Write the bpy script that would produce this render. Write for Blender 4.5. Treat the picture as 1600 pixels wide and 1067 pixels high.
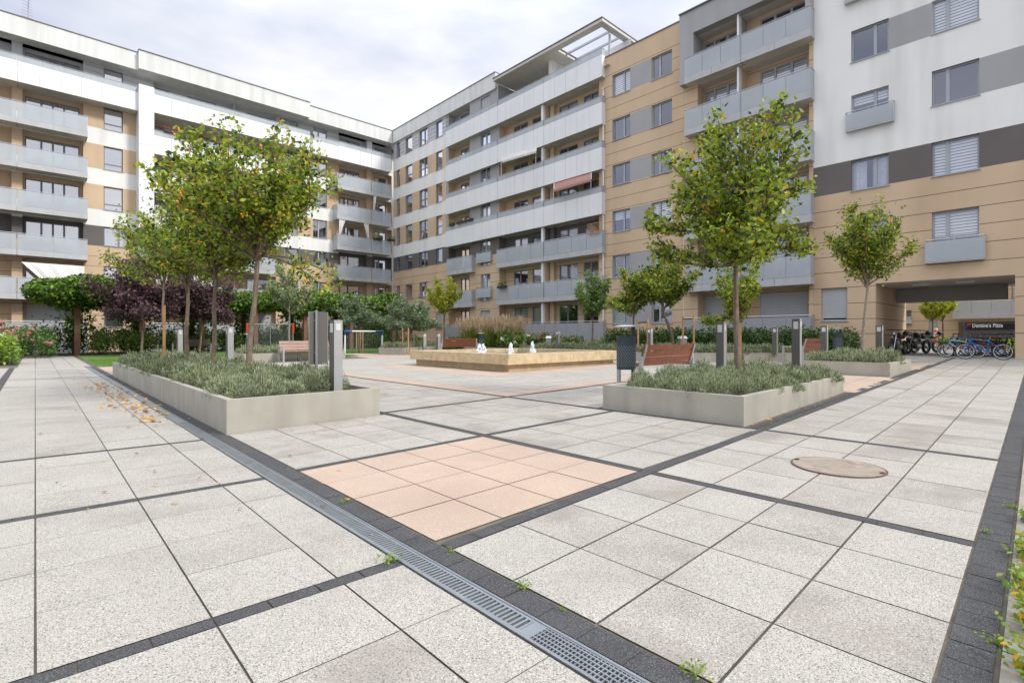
import bpy, bmesh, math, random
import numpy as np
from math import radians as R_, sin, cos, pi
random.seed(7); RNG = np.random.default_rng(7)
scn = bpy.context.scene
for o in list(bpy.data.objects): bpy.data.objects.remove(o)
COL = scn.collection

# ------------------------------------------------------------------ camera
CAMH = 1.10
cam = bpy.data.cameras.new('camera'); co = bpy.data.objects.new('camera', cam); COL.objects.link(co)
cam.lens = 18.0; cam.sensor_width = 36.0; cam.clip_end = 600; cam.clip_start = .05
cam.shift_y = -8.5/1600
HEAD = R_(42.96)                      # turned right of the +Y direction
co.location = (0, 0, CAMH); co.rotation_euler = (R_(90), 0, -HEAD)
scn.camera = co
# ------------------------------------------------------------------ sky
SUN_EL, SUN_AZ = R_(40), R_(160)      # azimuth clockwise from +Y
w = bpy.data.worlds.new('World'); scn.world = w; w.use_nodes = True
nt = w.node_tree; nt.nodes.clear()
out = nt.nodes.new('ShaderNodeOutputWorld'); bg = nt.nodes.new('ShaderNodeBackground')
sky = nt.nodes.new('ShaderNodeTexSky'); sky.sky_type = 'NISHITA'; sky.sun_disc = False
sky.sun_elevation = SUN_EL; sky.sun_rotation = SUN_AZ; sky.air_density = 1.2; sky.dust_density = 2
tc = nt.nodes.new('ShaderNodeTexCoord'); mp = nt.nodes.new('ShaderNodeMapping')
mp.inputs['Scale'].default_value = (1, 1, 2.6)
n1 = nt.nodes.new('ShaderNodeTexNoise'); n1.inputs['Scale'].default_value = 1.9; n1.inputs['Detail'].default_value = 7
n1.inputs['Roughness'].default_value = .55; n1.inputs['Distortion'].default_value = .4
cr = nt.nodes.new('ShaderNodeValToRGB')
e = cr.color_ramp.elements
e[0].position = .30; e[0].color = (.72, .72, .72, 1); e[1].position = .62; e[1].color = (1, 1, 1, 1)
n2 = nt.nodes.new('ShaderNodeTexNoise'); n2.inputs['Scale'].default_value = 3.1; n2.inputs['Detail'].default_value = 5
cr2 = nt.nodes.new('ShaderNodeValToRGB'); e = cr2.color_ramp.elements
e[0].position = .36; e[0].color = (6.9, 7.3, 8.7, 1); e[1].position = .62; e[1].color = (10.0, 10.05, 10.5, 1)
mx = nt.nodes.new('ShaderNodeMixRGB')
L = nt.links.new
L(tc.outputs['Generated'], mp.inputs[0]); L(mp.outputs[0], n1.inputs[0]); L(mp.outputs[0], n2.inputs[0])
L(n1.outputs[0], cr.inputs[0]); L(n2.outputs[0], cr2.inputs[0])
L(cr.outputs[0], mx.inputs[0]); L(sky.outputs[0], mx.inputs[1]); L(cr2.outputs[0], mx.inputs[2])
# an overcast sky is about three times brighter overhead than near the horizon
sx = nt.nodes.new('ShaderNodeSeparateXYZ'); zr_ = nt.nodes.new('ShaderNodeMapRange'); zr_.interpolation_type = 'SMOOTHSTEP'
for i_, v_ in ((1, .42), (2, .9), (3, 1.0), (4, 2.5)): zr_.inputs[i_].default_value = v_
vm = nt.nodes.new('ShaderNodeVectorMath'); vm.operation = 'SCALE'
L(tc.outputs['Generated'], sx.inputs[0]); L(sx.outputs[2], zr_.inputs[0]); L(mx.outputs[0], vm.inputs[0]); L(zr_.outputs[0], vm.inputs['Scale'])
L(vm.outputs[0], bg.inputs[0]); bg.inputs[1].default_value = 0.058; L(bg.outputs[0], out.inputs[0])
sd = bpy.data.lights.new('sun', 'SUN'); sd.energy = 1.5; sd.angle = R_(11); sd.color = (1, .955, .88)
so = bpy.data.objects.new('sun', sd); COL.objects.link(so)
so.location = (0, -20, 40); so.rotation_euler = (R_(90)-SUN_EL, 0, pi-SUN_AZ)
scn.view_settings.view_transform = 'Standard'; scn.view_settings.look = 'None'
scn.view_settings.exposure = 0.90; scn.view_settings.gamma = 1
scn.render.engine = 'CYCLES'; scn.cycles.max_bounces = 8; scn.cycles.transparent_max_bounces = 24
scn.cycles.caustics_reflective = False; scn.cycles.caustics_refractive = False

# ------------------------------------------------------------------ measuring helpers (photo columns/rows -> plan)
CF, SF = .7318, .6815
def g(X): return .013*(1.385-X) if X < 1.385 else .0125*(min(X, 25)-1.385)
def G(u, v, dz=0):
    X = 3
    for i in range(60):
        d = 800*(CAMH-g(X)-dz)/(v-525); X = .5*X+.5*(SF*d+CF*(u-800)/800*d)
    return X, CF*d-SF*(u-800)/800*d
def rat(u): t = (u-800)/800; return (SF+CF*t)/(CF-SF*t)
def aB(u, X=25.5): return X/rat(u)
def aA(u, Y=45.2): return Y*rat(u)
def zB(u, v, X=25.5): return (525-v)/(u-55)*X/CF
def zA(u, v, Y=45.2): return (525-v)/(1659-u)*Y/SF

# ------------------------------------------------------------------ materials
MATS = {}
def _mix(nt, a, b, fac):
    m = nt.nodes.new('ShaderNodeMixRGB'); m.inputs[1].default_value = (*a, 1); m.inputs[2].default_value = (*b, 1)
    nt.links.new(fac, m.inputs[0]); return m
def M(name, rgb, rough=.7, metal=0, var=.12, scale=3, bump=0, bscale=60, spec=.5, speck=None, streak=None, dots=None):
    if name in MATS: return MATS[name]
    m = bpy.data.materials.new(name); m.use_nodes = True; nt = m.node_tree; L = nt.links.new
    p = nt.nodes['Principled BSDF']; p.inputs['Roughness'].default_value = rough; p.inputs['Metallic'].default_value = metal
    p.inputs['Specular IOR Level'].default_value = spec
    tc = nt.nodes.new('ShaderNodeTexCoord')
    n = nt.nodes.new('ShaderNodeTexNoise'); n.inputs['Scale'].default_value = scale; n.inputs['Detail'].default_value = 5
    L(tc.outputs['Object'], n.inputs[0])
    lo = tuple(c*(1-var) for c in rgb); hi = tuple(min(1, c*(1+var)) for c in rgb)
    r = nt.nodes.new('ShaderNodeMapRange'); r.inputs[1].default_value = .3; r.inputs[2].default_value = .7
    L(n.outputs[0], r.inputs[0]); mx = _mix(nt, lo, hi, r.outputs[0]); col = mx.outputs[0]
    if speck:                                   # aggregate grains: (colour, scale, threshold low, high, strength)
        for (sc_, ss, t0, t1, st) in speck:
            v = nt.nodes.new('ShaderNodeTexNoise'); v.inputs['Scale'].default_value = ss; v.inputs['Detail'].default_value = 2
            L(tc.outputs['Object'], v.inputs[0]); rr = nt.nodes.new('ShaderNodeMapRange')
            rr.inputs[1].default_value = t0; rr.inputs[2].default_value = t1; rr.inputs[4].default_value = st
            L(v.outputs[0], rr.inputs[0]); k = nt.nodes.new('ShaderNodeMixRGB'); k.inputs[2].default_value = (*sc_, 1)
            L(rr.outputs[0], k.inputs[0]); L(col, k.inputs[1]); col = k.outputs[0]
    if dots:                                    # dark stone chips
        v = nt.nodes.new('ShaderNodeTexVoronoi'); v.inputs['Scale'].default_value = dots[0]; L(tc.outputs['Object'], v.inputs['Vector'])
        rr = nt.nodes.new('ShaderNodeMapRange'); rr.inputs[1].default_value = dots[1]; rr.inputs[2].default_value = dots[1]+.05; rr.inputs[3].default_value = dots[2]; rr.inputs[4].default_value = 0
        L(v.outputs['Distance'], rr.inputs[0]); k = nt.nodes.new('ShaderNodeMixRGB'); k.inputs[2].default_value = (.10, .095, .085, 1)
        L(rr.outputs[0], k.inputs[0]); L(col, k.inputs[1]); col = k.outputs[0]
    if streak:                                  # dirt runs: stretched noise
        mpn = nt.nodes.new('ShaderNodeMapping'); mpn.inputs['Scale'].default_value = streak[1]
        v = nt.nodes.new('ShaderNodeTexNoise'); v.inputs['Scale'].default_value = 1; v.inputs['Detail'].default_value = 6
        L(tc.outputs['Object'], mpn.inputs[0]); L(mpn.outputs[0], v.inputs[0]); rr = nt.nodes.new('ShaderNodeMapRange')
        rr.inputs[1].default_value = .46; rr.inputs[2].default_value = .72; rr.inputs[4].default_value = streak[2]
        L(v.outputs[0], rr.inputs[0]); k = nt.nodes.new('ShaderNodeMixRGB'); k.inputs[2].default_value = (*streak[0], 1)
        L(rr.outputs[0], k.inputs[0]); L(col, k.inputs[1]); col = k.outputs[0]
    L(col, p.inputs['Base Color'])
    if bump:
        b = nt.nodes.new('ShaderNodeBump'); b.inputs['Strength'].default_value = bump; b.inputs['Distance'].default_value = .01
        v = nt.nodes.new('ShaderNodeTexNoise'); v.inputs['Scale'].default_value = bscale; v.inputs['Detail'].default_value = 4
        L(tc.outputs['Object'], v.inputs[0]); L(v.outputs[0], b.inputs['Height']); L(b.outputs[0], p.inputs['Normal'])
    MATS[name] = m; return m
def leafmat(name, rgb, var=.3, tr=.35):
    if name in MATS: return MATS[name]
    m = bpy.data.materials.new(name); m.use_nodes = True; nt = m.node_tree; L = nt.links.new
    p = nt.nodes['Principled BSDF']; p.inputs['Roughness'].default_value = .5; p.inputs['Specular IOR Level'].default_value = .35
    tc = nt.nodes.new('ShaderNodeTexCoord'); n = nt.nodes.new('ShaderNodeTexNoise'); n.inputs['Scale'].default_value = 9
    L(tc.outputs['Object'], n.inputs[0]); r = nt.nodes.new('ShaderNodeMapRange'); r.inputs[1].default_value = .3; r.inputs[2].default_value = .7
    L(n.outputs[0], r.inputs[0])
    mx = _mix(nt, tuple(c*(1-var) for c in rgb), tuple(c*(1+var) for c in rgb), r.outputs[0])
    L(mx.outputs[0], p.inputs['Base Color'])
    t = nt.nodes.new('ShaderNodeBsdfTranslucent'); L(mx.outputs[0], t.inputs[0])
    s = nt.nodes.new('ShaderNodeMixShader'); s.inputs[0].default_value = tr
    L(p.outputs[0], s.inputs[1]); L(t.outputs[0], s.inputs[2]); L(s.outputs[0], nt.nodes['Material Output'].inputs[0])
    MATS[name] = m; return m
def glassmat(name, tint, refl, ior=1.5, rough=.02, gt=(.84, .87, 1)):
    m = bpy.data.materials.new(name); m.use_nodes = True; nt = m.node_tree; L = nt.links.new
    nt.nodes.remove(nt.nodes['Principled BSDF'])
    t = nt.nodes.new('ShaderNodeBsdfTransparent'); t.inputs[0].default_value = (*tint, 1)
    gl = nt.nodes.new('ShaderNodeBsdfGlossy'); gl.inputs['Roughness'].default_value = rough
    gl.inputs[0].default_value = (*gt, 1)  # default bluish gloss tint colours in a lavender sky reflection
    f = nt.nodes.new('ShaderNodeFresnel'); f.inputs[0].default_value = ior
    a = nt.nodes.new('ShaderNodeMath'); a.operation = 'ADD'; a.use_clamp = True; a.inputs[1].default_value = refl
    L(f.outputs[0], a.inputs[0]); s = nt.nodes.new('ShaderNodeMixShader')
    L(a.outputs[0], s.inputs[0]); L(t.outputs[0], s.inputs[1]); L(gl.outputs[0], s.inputs[2])
    L(s.outputs[0], nt.nodes['Material Output'].inputs[0]); MATS[name] = m; return m
def frostmat(name, rgb, alpha):
    m = M(name, rgb, .35, var=.05, scale=.8, spec=.5); nt = m.node_tree; L = nt.links.new
    t = nt.nodes.new('ShaderNodeBsdfTransparent'); t.inputs[0].default_value = (.85, .9, .95, 1)
    s = nt.nodes.new('ShaderNodeMixShader'); s.inputs[0].default_value = 1-alpha
    L(nt.nodes['Principled BSDF'].outputs[0], s.inputs[1]); L(t.outputs[0], s.inputs[2])
    L(s.outputs[0], nt.nodes['Material Output'].inputs[0]); return m

TAN = M('tan_render', (.60, .45, .30), .85, var=.05, scale=.7, bump=.25, bscale=90, streak=((.40, .28, .18), (.9, .9, .12), .35))
GROOVE = M('groove', (.12, .08, .06), .9)
WHITE = M('white_render', (.80, .80, .775), .8, var=.03, scale=.6, bump=.2, bscale=90, streak=((.52, .53, .5), (1.3, 1.3, .12), .45))
DARK = M('dark_render', (.135, .122, .115), .85, var=.06, scale=.8, bump=.2, bscale=90)
GREYP = M('grey_render', (.36, .36, .365), .8, var=.04, scale=.8, bump=.15, bscale=90, streak=((.28, .28, .28), (1.3, 1.3, .12), .4))
BOARD = M('clapboard', (.50, .51, .52), .7, var=.05)
FASC = M('fascia', (.68, .69, .67), .75, var=.04, scale=.5, streak=((.44, .44, .41), (2.2, 2.2, .15), .45))
WPAN = M('white_panel', (.76, .77, .78), .45, var=.03, scale=.5, streak=((.6, .6, .59), (3, 3, .15), .3))
CEIL = M('balcony_soffit', (.60, .58, .54), .85, var=.06)
SLAB = M('balcony_edge', (.46, .47, .48), .7, var=.05, streak=((.33, .33, .32), (2, 2, .3), .4))
FROST = frostmat('frosted_glass', (.54, .58, .61), .64)
OPAQ = M('opaque_grey_panel', (.33, .34, .355), .5, var=.04)
FRAME = M('window_frame', (.20, .215, .24), .45, var=.05)
LFRAME = M('pale_window_frame', (.36, .39, .43), .45, var=.05)
METAL = M('galvanised', (.40, .42, .44), .38, metal=.85, var=.1, scale=8)
RAIL = M('rail_metal', (.45, .47, .50), .4, metal=.6, var=.05)
PANE = glassmat('pane', (.92, .94, .95), .24, 1.28); PANEA = glassmat('pane_bright_reflection', (.95, .96, .97), .55, 1.4, gt=(.98, .98, 1))  # wing A panes: same glass, reflectivity and tint raised to imitate bright sky reflections
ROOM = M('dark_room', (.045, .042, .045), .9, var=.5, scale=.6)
BLIND = M('blind', (.9, .9, .9), .8, var=.06); CURT = M('curtain', (.66, .66, .68), .9, var=.15, scale=14)
SHUT = M('roller_shutter', (.42, .435, .45), .55, var=.04, scale=2)
ROOFM = M('roof_felt', (.1, .1, .1), .9); CAP = M('parapet_cap', (.13, .13, .14), .5, metal=.3)
def slabmat(n_, c, dirt, ds):
    return M(n_, c, .82, var=.07, scale=1.3, bump=.4, bscale=260, speck=[((.20, .185, .165), 5, .48, .72, dirt*.55), ((.13, .12, .11), 205, .565, .60, .85), ((.24, .22, .20), 110, .60, .64, .8), ((.62, .60, .56), 150, .57, .62, .6), ((.24, .215, .18), ds, .50, .72, dirt)], dots=(68, .19, .75))
SLABW = [slabmat('slab_a', (.405, .38, .328), .30, .9), slabmat('slab_b', (.39, .366, .315), .38, 1.5), slabmat('slab_c', (.415, .391, .338), .28, 1.1)]
SLABD = slabmat('slab_dirty', (.375, .348, .295), .72, 1.5)
SLABP = M('slab_pink', (.425, .325, .25), .82, var=.08, scale=1.3, bump=.35, bscale=260, speck=[((.36, .24, .17), 190, .57, .62, .6), ((.66, .56, .47), 150, .58, .63, .5), ((.36, .26, .2), 1.6, .52, .75, .4)])
STRIP = M('dark_block', (.052, .052, .054), .85, var=.2, scale=5, bump=.5, bscale=220, speck=[((.19, .19, .19), 210, .56, .62, .6), ((.015, .015, .015), 120, .58, .64, .6)])
JOINT = M('joint_sand', (.125, .108, .085), .95, var=.3, scale=6)
CONC = M('concrete', (.37, .352, .298), .8, var=.13, scale=1.6, bump=.2, bscale=70, streak=((.27, .25, .21), (4, 4, .7), .55), speck=[((.3, .29, .25), 130, .64, .7, .4)])
SOIL = M('soil', (.06, .045, .035), .95, var=.4, scale=12, bump=.8, bscale=30)
GRASSM = M('lawn_base', (.09, .17, .03), .9, var=.3, scale=5)
BARK = M('bark', (.165, .12, .085), .9, var=.3, scale=14, bump=.7, bscale=40, streak=((.3, .25, .2), (30, 30, 3), .5))
PALEBARK = M('pale_bark', (.26, .22, .17), .9, var=.3, scale=14, bump=.6, bscale=40)
STONE = M('travertine', (.56, .44, .27), .6, var=.16, scale=4, bump=.25, bscale=50, speck=[((.36, .25, .13), 9, .55, .72, .6), ((.62, .54, .38), 20, .6, .7, .5)])
WOOD = M('varnished_wood', (.21, .058, .025), .4, var=.25, scale=6, streak=((.14, .04, .02), (2, 30, 30), .5))
PWOOD = M('faded_wood', (.30, .175, .135), .5, var=.2, scale=6)
STAKE = M('stake_wood', (.42, .24, .11), .8, var=.2, scale=6)
PERG = M('pergola_wood', (.16, .085, .05), .75, var=.2, scale=4)
LIGHTM = M('light_grey_paint', (.38, .385, .38), .45, var=.04, metal=.3)
DGREY = M('dark_grey_paint', (.105, .10, .09), .5, var=.06)
LENS = M('lamp_lens', (.6, .6, .58), .3, var=.1)
BIN = M('bin_paint', (.035, .05, .062), .4, var=.1, metal=.2); BINDOT = M('bin_hole', (.35, .4, .42), .5)
BLACK = M('black_rubber', (.015, .015, .016), .6); DPLAST = M('black_plastic', (.025, .025, .028), .35)
WHITEP = M('white_paint', (.75, .75, .74), .5, var=.04)
FAB = M('white_cloth', (.72, .72, .70), .9, var=.04)

# ------------------------------------------------------------------ mesh builder
def props(o, label=None, cat=None, group=None, kind=None):
    if label: o['label'] = label
    if cat: o['category'] = cat
    if group: o['group'] = group
    if kind: o['kind'] = kind
    return o
def thing(name, label, cat, loc=(0, 0, 0), rz=0, group=None):
    o = bpy.data.objects.new(name, None); o.empty_display_size = .2; COL.objects.link(o)
    o.location = loc; o.rotation_euler = (0, 0, rz); o['_o'] = tuple(float(c) for c in loc); return props(o, label, cat, group)
class MB:
    def __init__(s): s.v = []; s.f = []; s.mi = []; s.mats = []
    def m(s, mat):
        if mat not in s.mats: s.mats.append(mat)
        return s.mats.index(mat)
    def quad(s, pts, mat):
        b = len(s.v); s.v += [tuple(p) for p in pts]; s.f.append(tuple(range(b, b+len(pts)))); s.mi.append(s.m(mat))
    def hexa(s, p, mat):           # p: 8 points, bottom 4 then top 4
        b = len(s.v); s.v += [tuple(q) for q in p]; k = s.m(mat)
        for f in ((0, 3, 2, 1), (4, 5, 6, 7), (0, 1, 5, 4), (1, 2, 6, 5), (2, 3, 7, 6), (3, 0, 4, 7)):
            s.f.append(tuple(b+i for i in f)); s.mi.append(k)
    def box(s, x0, x1, y0, y1, z0, z1, mat):
        if x0 > x1: x0, x1 = x1, x0
        if y0 > y1: y0, y1 = y1, y0
        s.hexa([(x0, y0, z0), (x1, y0, z0), (x1, y1, z0), (x0, y1, z0), (x0, y0, z1), (x1, y0, z1), (x1, y1, z1), (x0, y1, z1)], mat)
    def tube(s, pts, rads, mat, n=8, cap=True):
        k = s.m(mat); pts = [np.array(p, float) for p in pts]
        if not hasattr(rads, '__len__'): rads = [rads]*len(pts)
        rings = []
        for i, p in enumerate(pts):
            d = (pts[min(i+1, len(pts)-1)]-pts[max(i-1, 0)]); d = d/(np.linalg.norm(d)+1e-9)
            a = np.cross(d, (0, 0, 1) if abs(d[2]) < .9 else (1, 0, 0)); a /= np.linalg.norm(a); b = np.cross(d, a)
            base = len(s.v)
            for j in range(n):
                t = 2*pi*j/n; s.v.append(tuple(p+rads[i]*(cos(t)*a+sin(t)*b)))
            rings.append(base)
        for i in range(len(rings)-1):
            for j in range(n):
                s.f.append((rings[i]+j, rings[i]+(j+1) % n, rings[i+1]+(j+1) % n, rings[i+1]+j)); s.mi.append(k)
        if cap:
            s.f.append(tuple(rings[0]+j for j in range(n))[::-1]); s.mi.append(k)
            s.f.append(tuple(rings[-1]+j for j in range(n))); s.mi.append(k)
    def lathe(s, prof, mat, c=(0, 0, 0), n=24):
        k = s.m(mat); base = len(s.v)
        for r, z in prof:
            for j in range(n): t = 2*pi*j/n; s.v.append((c[0]+max(r, 1e-4)*cos(t), c[1]+max(r, 1e-4)*sin(t), c[2]+z))
        for i in range(len(prof)-1):
            for j in range(n): s.f.append((base+i*n+j, base+i*n+(j+1) % n, base+(i+1)*n+(j+1) % n, base+(i+1)*n+j)); s.mi.append(k)
        for i, rv in ((0, -1), (len(prof)-1, 1)):
            if prof[i][0] > .001: s.f.append(tuple(base+i*n+j for j in range(n))[::rv]); s.mi.append(k)
    def ring(s, c, ax, r, w, mat, n=28, m=6):      # torus, ax = axis
        ax = np.array(ax, float); ax /= np.linalg.norm(ax); a = np.cross(ax, (0, 0, 1)); a /= np.linalg.norm(a); b = np.cross(ax, a)
        k = s.m(mat); base = len(s.v); c = np.array(c, float)
        for i in range(n):
            t = 2*pi*i/n; e = cos(t)*a+sin(t)*b
            for j in range(m):
                q = 2*pi*j/m; s.v.append(tuple(c+e*(r+w*cos(q))+ax*w*sin(q)))
        for i in range(n):
            for j in range(m):
                s.f.append((base+i*m+j, base+((i+1) % n)*m+j, base+((i+1) % n)*m+(j+1) % m, base+i*m+(j+1) % m)); s.mi.append(k)
    def ball(s, c, r, mat, n=10, sq=1):
        s.lathe([(r*sin(pi*i/n), r*sq*-cos(pi*i/n)) for i in range(n+1)], mat, c, n+2)
    def build(s, name, parent=None, origin=None, smooth=False, **kw):
        me = bpy.data.meshes.new(name)
        off = np.zeros(3)
        if parent is not None and kw.pop('world', False): off = np.array(parent['_o'])
        kw.pop('world', None)
        if origin is not None: off = np.array(origin, float)
        me.from_pydata([tuple(np.array(p)-off) for p in s.v] if off.any() else s.v, [], s.f)
        for m in s.mats: me.materials.append(m)
        me.polygons.foreach_set('material_index', s.mi)
        if smooth: me.polygons.foreach_set('use_smooth', [True]*len(s.f))
        me.update(); o = bpy.data.objects.new(name, me); COL.objects.link(o); o['_o'] = tuple(float(c) for c in off)
        if parent is not None: o.parent = parent
        elif origin is not None: o.location = origin
        return props(o, **kw)
def copy_tree(o, parent=None):
    c = o.copy(); COL.objects.link(c)
    if parent is not None: c.parent = parent
    for ch in [x for x in COL.objects if x.parent == o]: copy_tree(ch, c)
    return c
def place(o, x, y, z=None, rz=0, label=None, dz=0, s=None):
    o.location = (x, y, (g(x) if z is None else z)+dz); o.rotation_euler = (0, 0, rz)
    if label: o['label'] = label
    if s: o.scale = (s, s, s)
    return o

# ================================================================== GROUND
def zt(x): return g(x)
gm = MB()
xs = [-60, -20, -6, -3, 0, 1.385, 4, 8, 12, 16, 20, 25, 40, 60, 120]
for i in range(len(xs)-1):
    x0, x1 = xs[i], xs[i+1]; gx = lambda x: zt(x)-.007 if x > -20 else zt(-20)-.007
    gm.quad([(x0, -40, gx(x0)), (x1, -40, gx(x1)), (x1, 130, gx(x1)), (x0, 130, gx(x0))], JOINT)
gm.build('ground', kind='structure')
class Pave(MB):
    def tile(s, x0, x1, y0, y1, mat, j=.004, sh=0):
        f = (lambda x, y: y+sh*x-(.04 if sh else 0))
        a, b = x0+j, x1-j; dz = random.uniform(-.0008, .0008)
        s.quad([(a, f(a, y0+j), zt(a)+dz), (b, f(b, y0+j), zt(b)+dz), (b, f(b, y1-j), zt(b)+dz), (a, f(a, y1-j), zt(a)+dz)], mat)
    def grid(s, X, Y, mat=None, sh=0, jx=.004, jy=.004, W=None):
        for i in range(len(X)-1):
            for k in range(len(Y)-1):
                m = mat or random.choices(SLABW+[SLABD], W or (5, 2, 4, (4.5 if sh else .5)))[0]
                x0, x1, y0, y1 = X[i]+jx, X[i+1]-jx, Y[k]+jy, Y[k+1]-jy
                s.tile(x0, x1, y0, y1, m, 0, sh)
lin = lambda a, b, n: list(np.linspace(a, b, n+1))
pv = Pave()
# left walk: columns at 0.5 m, dark courses across it
LX = [-.5, 0, .5, 1.0, 1.295]
LS = [2.2, 4.2, 6.2, 17.65, 21.5]
ycur = .3; segs = []
edges = [.24, 2.16, 2.24, 4.16, 4.24, 6.16, 6.24, 17.6, 17.7, 21.45, 21.55, 24.1]
for i in range(0, len(edges), 2):
    y0, y1 = edges[i], edges[i+1]; n = max(1, round((y1-y0)/.48)); pv.grid(LX, lin(y0, y1, n), jx=.004, jy=.002)
    if i+2 < len(edges):
        for x0 in np.arange(-.5, 1.28, .2): pv.tile(x0, min(x0+.2, 1.295), y1, edges[i+2], STRIP, .003)
pv.grid([-2.2, -1.7, -1.2, -.64], lin(.2, 24, 48))
for y in np.arange(.2, 24, .2): pv.tile(-.63, -.51, y, y+.2, STRIP, .002)
# far end of the walk to the pergola
pv.grid([-.45, 0, .5, 1.0, 1.5], lin(24.1, 36.5, 12), SLABW[1], jx=.01)
# dark course beside the channel
for y in np.arange(.2, 24, .2): pv.tile(1.435, 1.56, y, y+.2, STRIP, .002)
# pink bay and its neighbours (2 m modules)
Ys = [2.3, 2.785, 3.27, 3.755, 4.22]
pv.grid(lin(1.57, 3.5, 4), lin(2.29, 4.22, 4), SLABP)
DW = (3, 4, 1, 9)
pv.grid(lin(3.6, 5.88, 4), lin(2.31, 4.22, 4), W=DW)
pv.grid(lin(1.57, 3.5, 4), lin(4.3, 6.33, 4), W=DW); pv.grid(lin(3.6, 5.88, 4), lin(4.3, 6.42, 4), W=DW)
def strip(x0, x1, y0, y1, L=.2, sh=0):
    if x1-x0 > y1-y0:
        n = max(1, round((x1-x0)/L)); e = lin(x0, x1, n)
        for i in range(n): pv.tile(e[i], e[i+1], y0, y1, STRIP, .002, sh)
    else:
        n = max(1, round((y1-y0)/L)); e = lin(y0, y1, n)
        for i in range(n): pv.tile(x0, x1, e[i], e[i+1], STRIP, .002, sh)
strip(1.57, 3.5, 4.225, 4.295); strip(3.6, 5.88, 4.225, 4.295)
strip(3.505, 3.595, 2.3, 12.6); strip(5.885, 5.975, 2.42, 12.6)
strip(3.6, 5.88, 6.43, 6.51)
pv.grid(lin(3.6, 5.88, 4), lin(6.52, 12.6, 12), W=DW)
strip(5.98, 10.6, 6.45, 6.53)
# right walk, slightly fanned (sh)
sh = .022
RX = [1.57]+lin(1.57, 3.5, 4)[1:]
RY = [.27, .745, 1.215, 1.685, 2.145]
pv.grid(lin(1.57, 3.505, 4), RY, sh=sh, jy=.005); strip(3.51, 3.59, .27, 2.145, sh=sh)
pv.grid(lin(3.595, 5.885, 4), RY, sh=sh, jy=.005); strip(5.89, 5.97, .27, 2.145, sh=sh)
pv.grid(lin(5.975, 25.2, 38), RY, sh=sh, jy=.006)
strip(1.57, 20.8, 2.15, 2.25, sh=sh)
strip(5.98, 20.8, 2.255, 2.35, sh=sh)
strip(1.57, 25.2, .14, .265, L=.14, sh=sh)
pv.grid(lin(20.8, 25.2, 9), [2.29, 2.75, 3.2, 3.65, 4.1, 4.6, 5.1], sh=sh)
pv.grid(lin(10.45, 14.25, 8), lin(2.36, 4.5, 4), SLABP, sh=.012)
pv.grid(lin(17, 20.8, 8), lin(2.45, 3.0, 1), SLABP, sh=.012); pv.grid(lin(17, 20.8, 8), lin(3.0, 6, 6), sh=.012)
# plaza round the fountain
def plaza(x0, x1, y0, y1, fn):
    X = lin(x0, x1, round((x1-x0)/.5)); Y = lin(y0, y1, round((y1-y0)/.5))
    for i in range(len(X)-1):
        for k in range(len(Y)-1):
            cx, cy = (X[i]+X[i+1])/2, (Y[k]+Y[k+1])/2
            m = fn(cx, cy)
            if m is None: continue
            pv.tile(X[i], X[i+1], Y[k], Y[k+1], m, .004)
def pf(x, y):
    if 9.6 < x < 14.6 and 10.5 < y < 15.2: return None
    if y > 27.5-(x-12)*.6 and x > 11: return None
    if y > 21.2 and x < 11: return None
    if x > 20.9-abs(y-12)*.12: return None
    if x < 6.6 and y > 6.6: return SLABP
    if y < 7.1: return SLABP
    if (8.6 < x < 9.5 and 9.6 < y < 16) or (9.6 < y < 10.3 and 8.6 < x < 15.2): return SLABP
    if y > 20.6 and x > 11: return SLABP
    return random.choices(SLABW, (4, 1, 6))[0]
plaza(5.98, 20.98, 6.54, 27.54, pf)
plaza(5.98, 20.98, 4.6, 6.44, lambda x, y: random.choices(SLABW, (4, 3, 3))[0])
plaza(1.6, 5.88, 12.7, 21.2, lambda x, y: SLABP if y > 17.9 else random.choices(SLABW, (4, 2, 4))[0])
plaza(1.6, 5.88, 21.2, 23.2, lambda x, y: SLABP)
pv.build('pavement', kind='structure')
# curb and planting strip at the right edge
kb = MB(); kx = lin(1.4, 26, 24)
for i in range(24):
    a, b = kx[i]+.004, kx[i+1]-.004
    for (y0, y1, dz, m) in ((-.03, .125, .01, M('kerb_concrete', (.26, .24, .20), .9, var=.2, scale=5, bump=.4)), (-.6, -.04, -.01, SOIL)):
        f = lambda x, y: y+sh*x-.04
        kb.quad([(a, f(a, y0), zt(a)+dz), (b, f(b, y0), zt(b)+dz), (b, f(b, y1), zt(b)+dz), (a, f(a, y1), zt(a)+dz)], m)
kb.build('kerb', kind='structure')
# passage and far yard floor
ys = MB(); z0 = zt(25)
ys.quad([(25.2, -6, z0+.002), (47, -6, z0+.002), (47, 20, z0+.002), (25.2, 20, z0+.002)], M('worn_paving', (.30, .29, .27), .85, var=.15, scale=2, bump=.2))
ys.box(42.6, 43.0, -8, 30, z0-.05, z0+.10, CONC)
ys.quad([(43, -8, z0+.11), (50.2, -8, z0+.11), (50.2, 30, z0+.11), (43, 30, z0+.11)], SLABW[2])
ys.build('far_yard_pavement', kind='structure')
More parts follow.
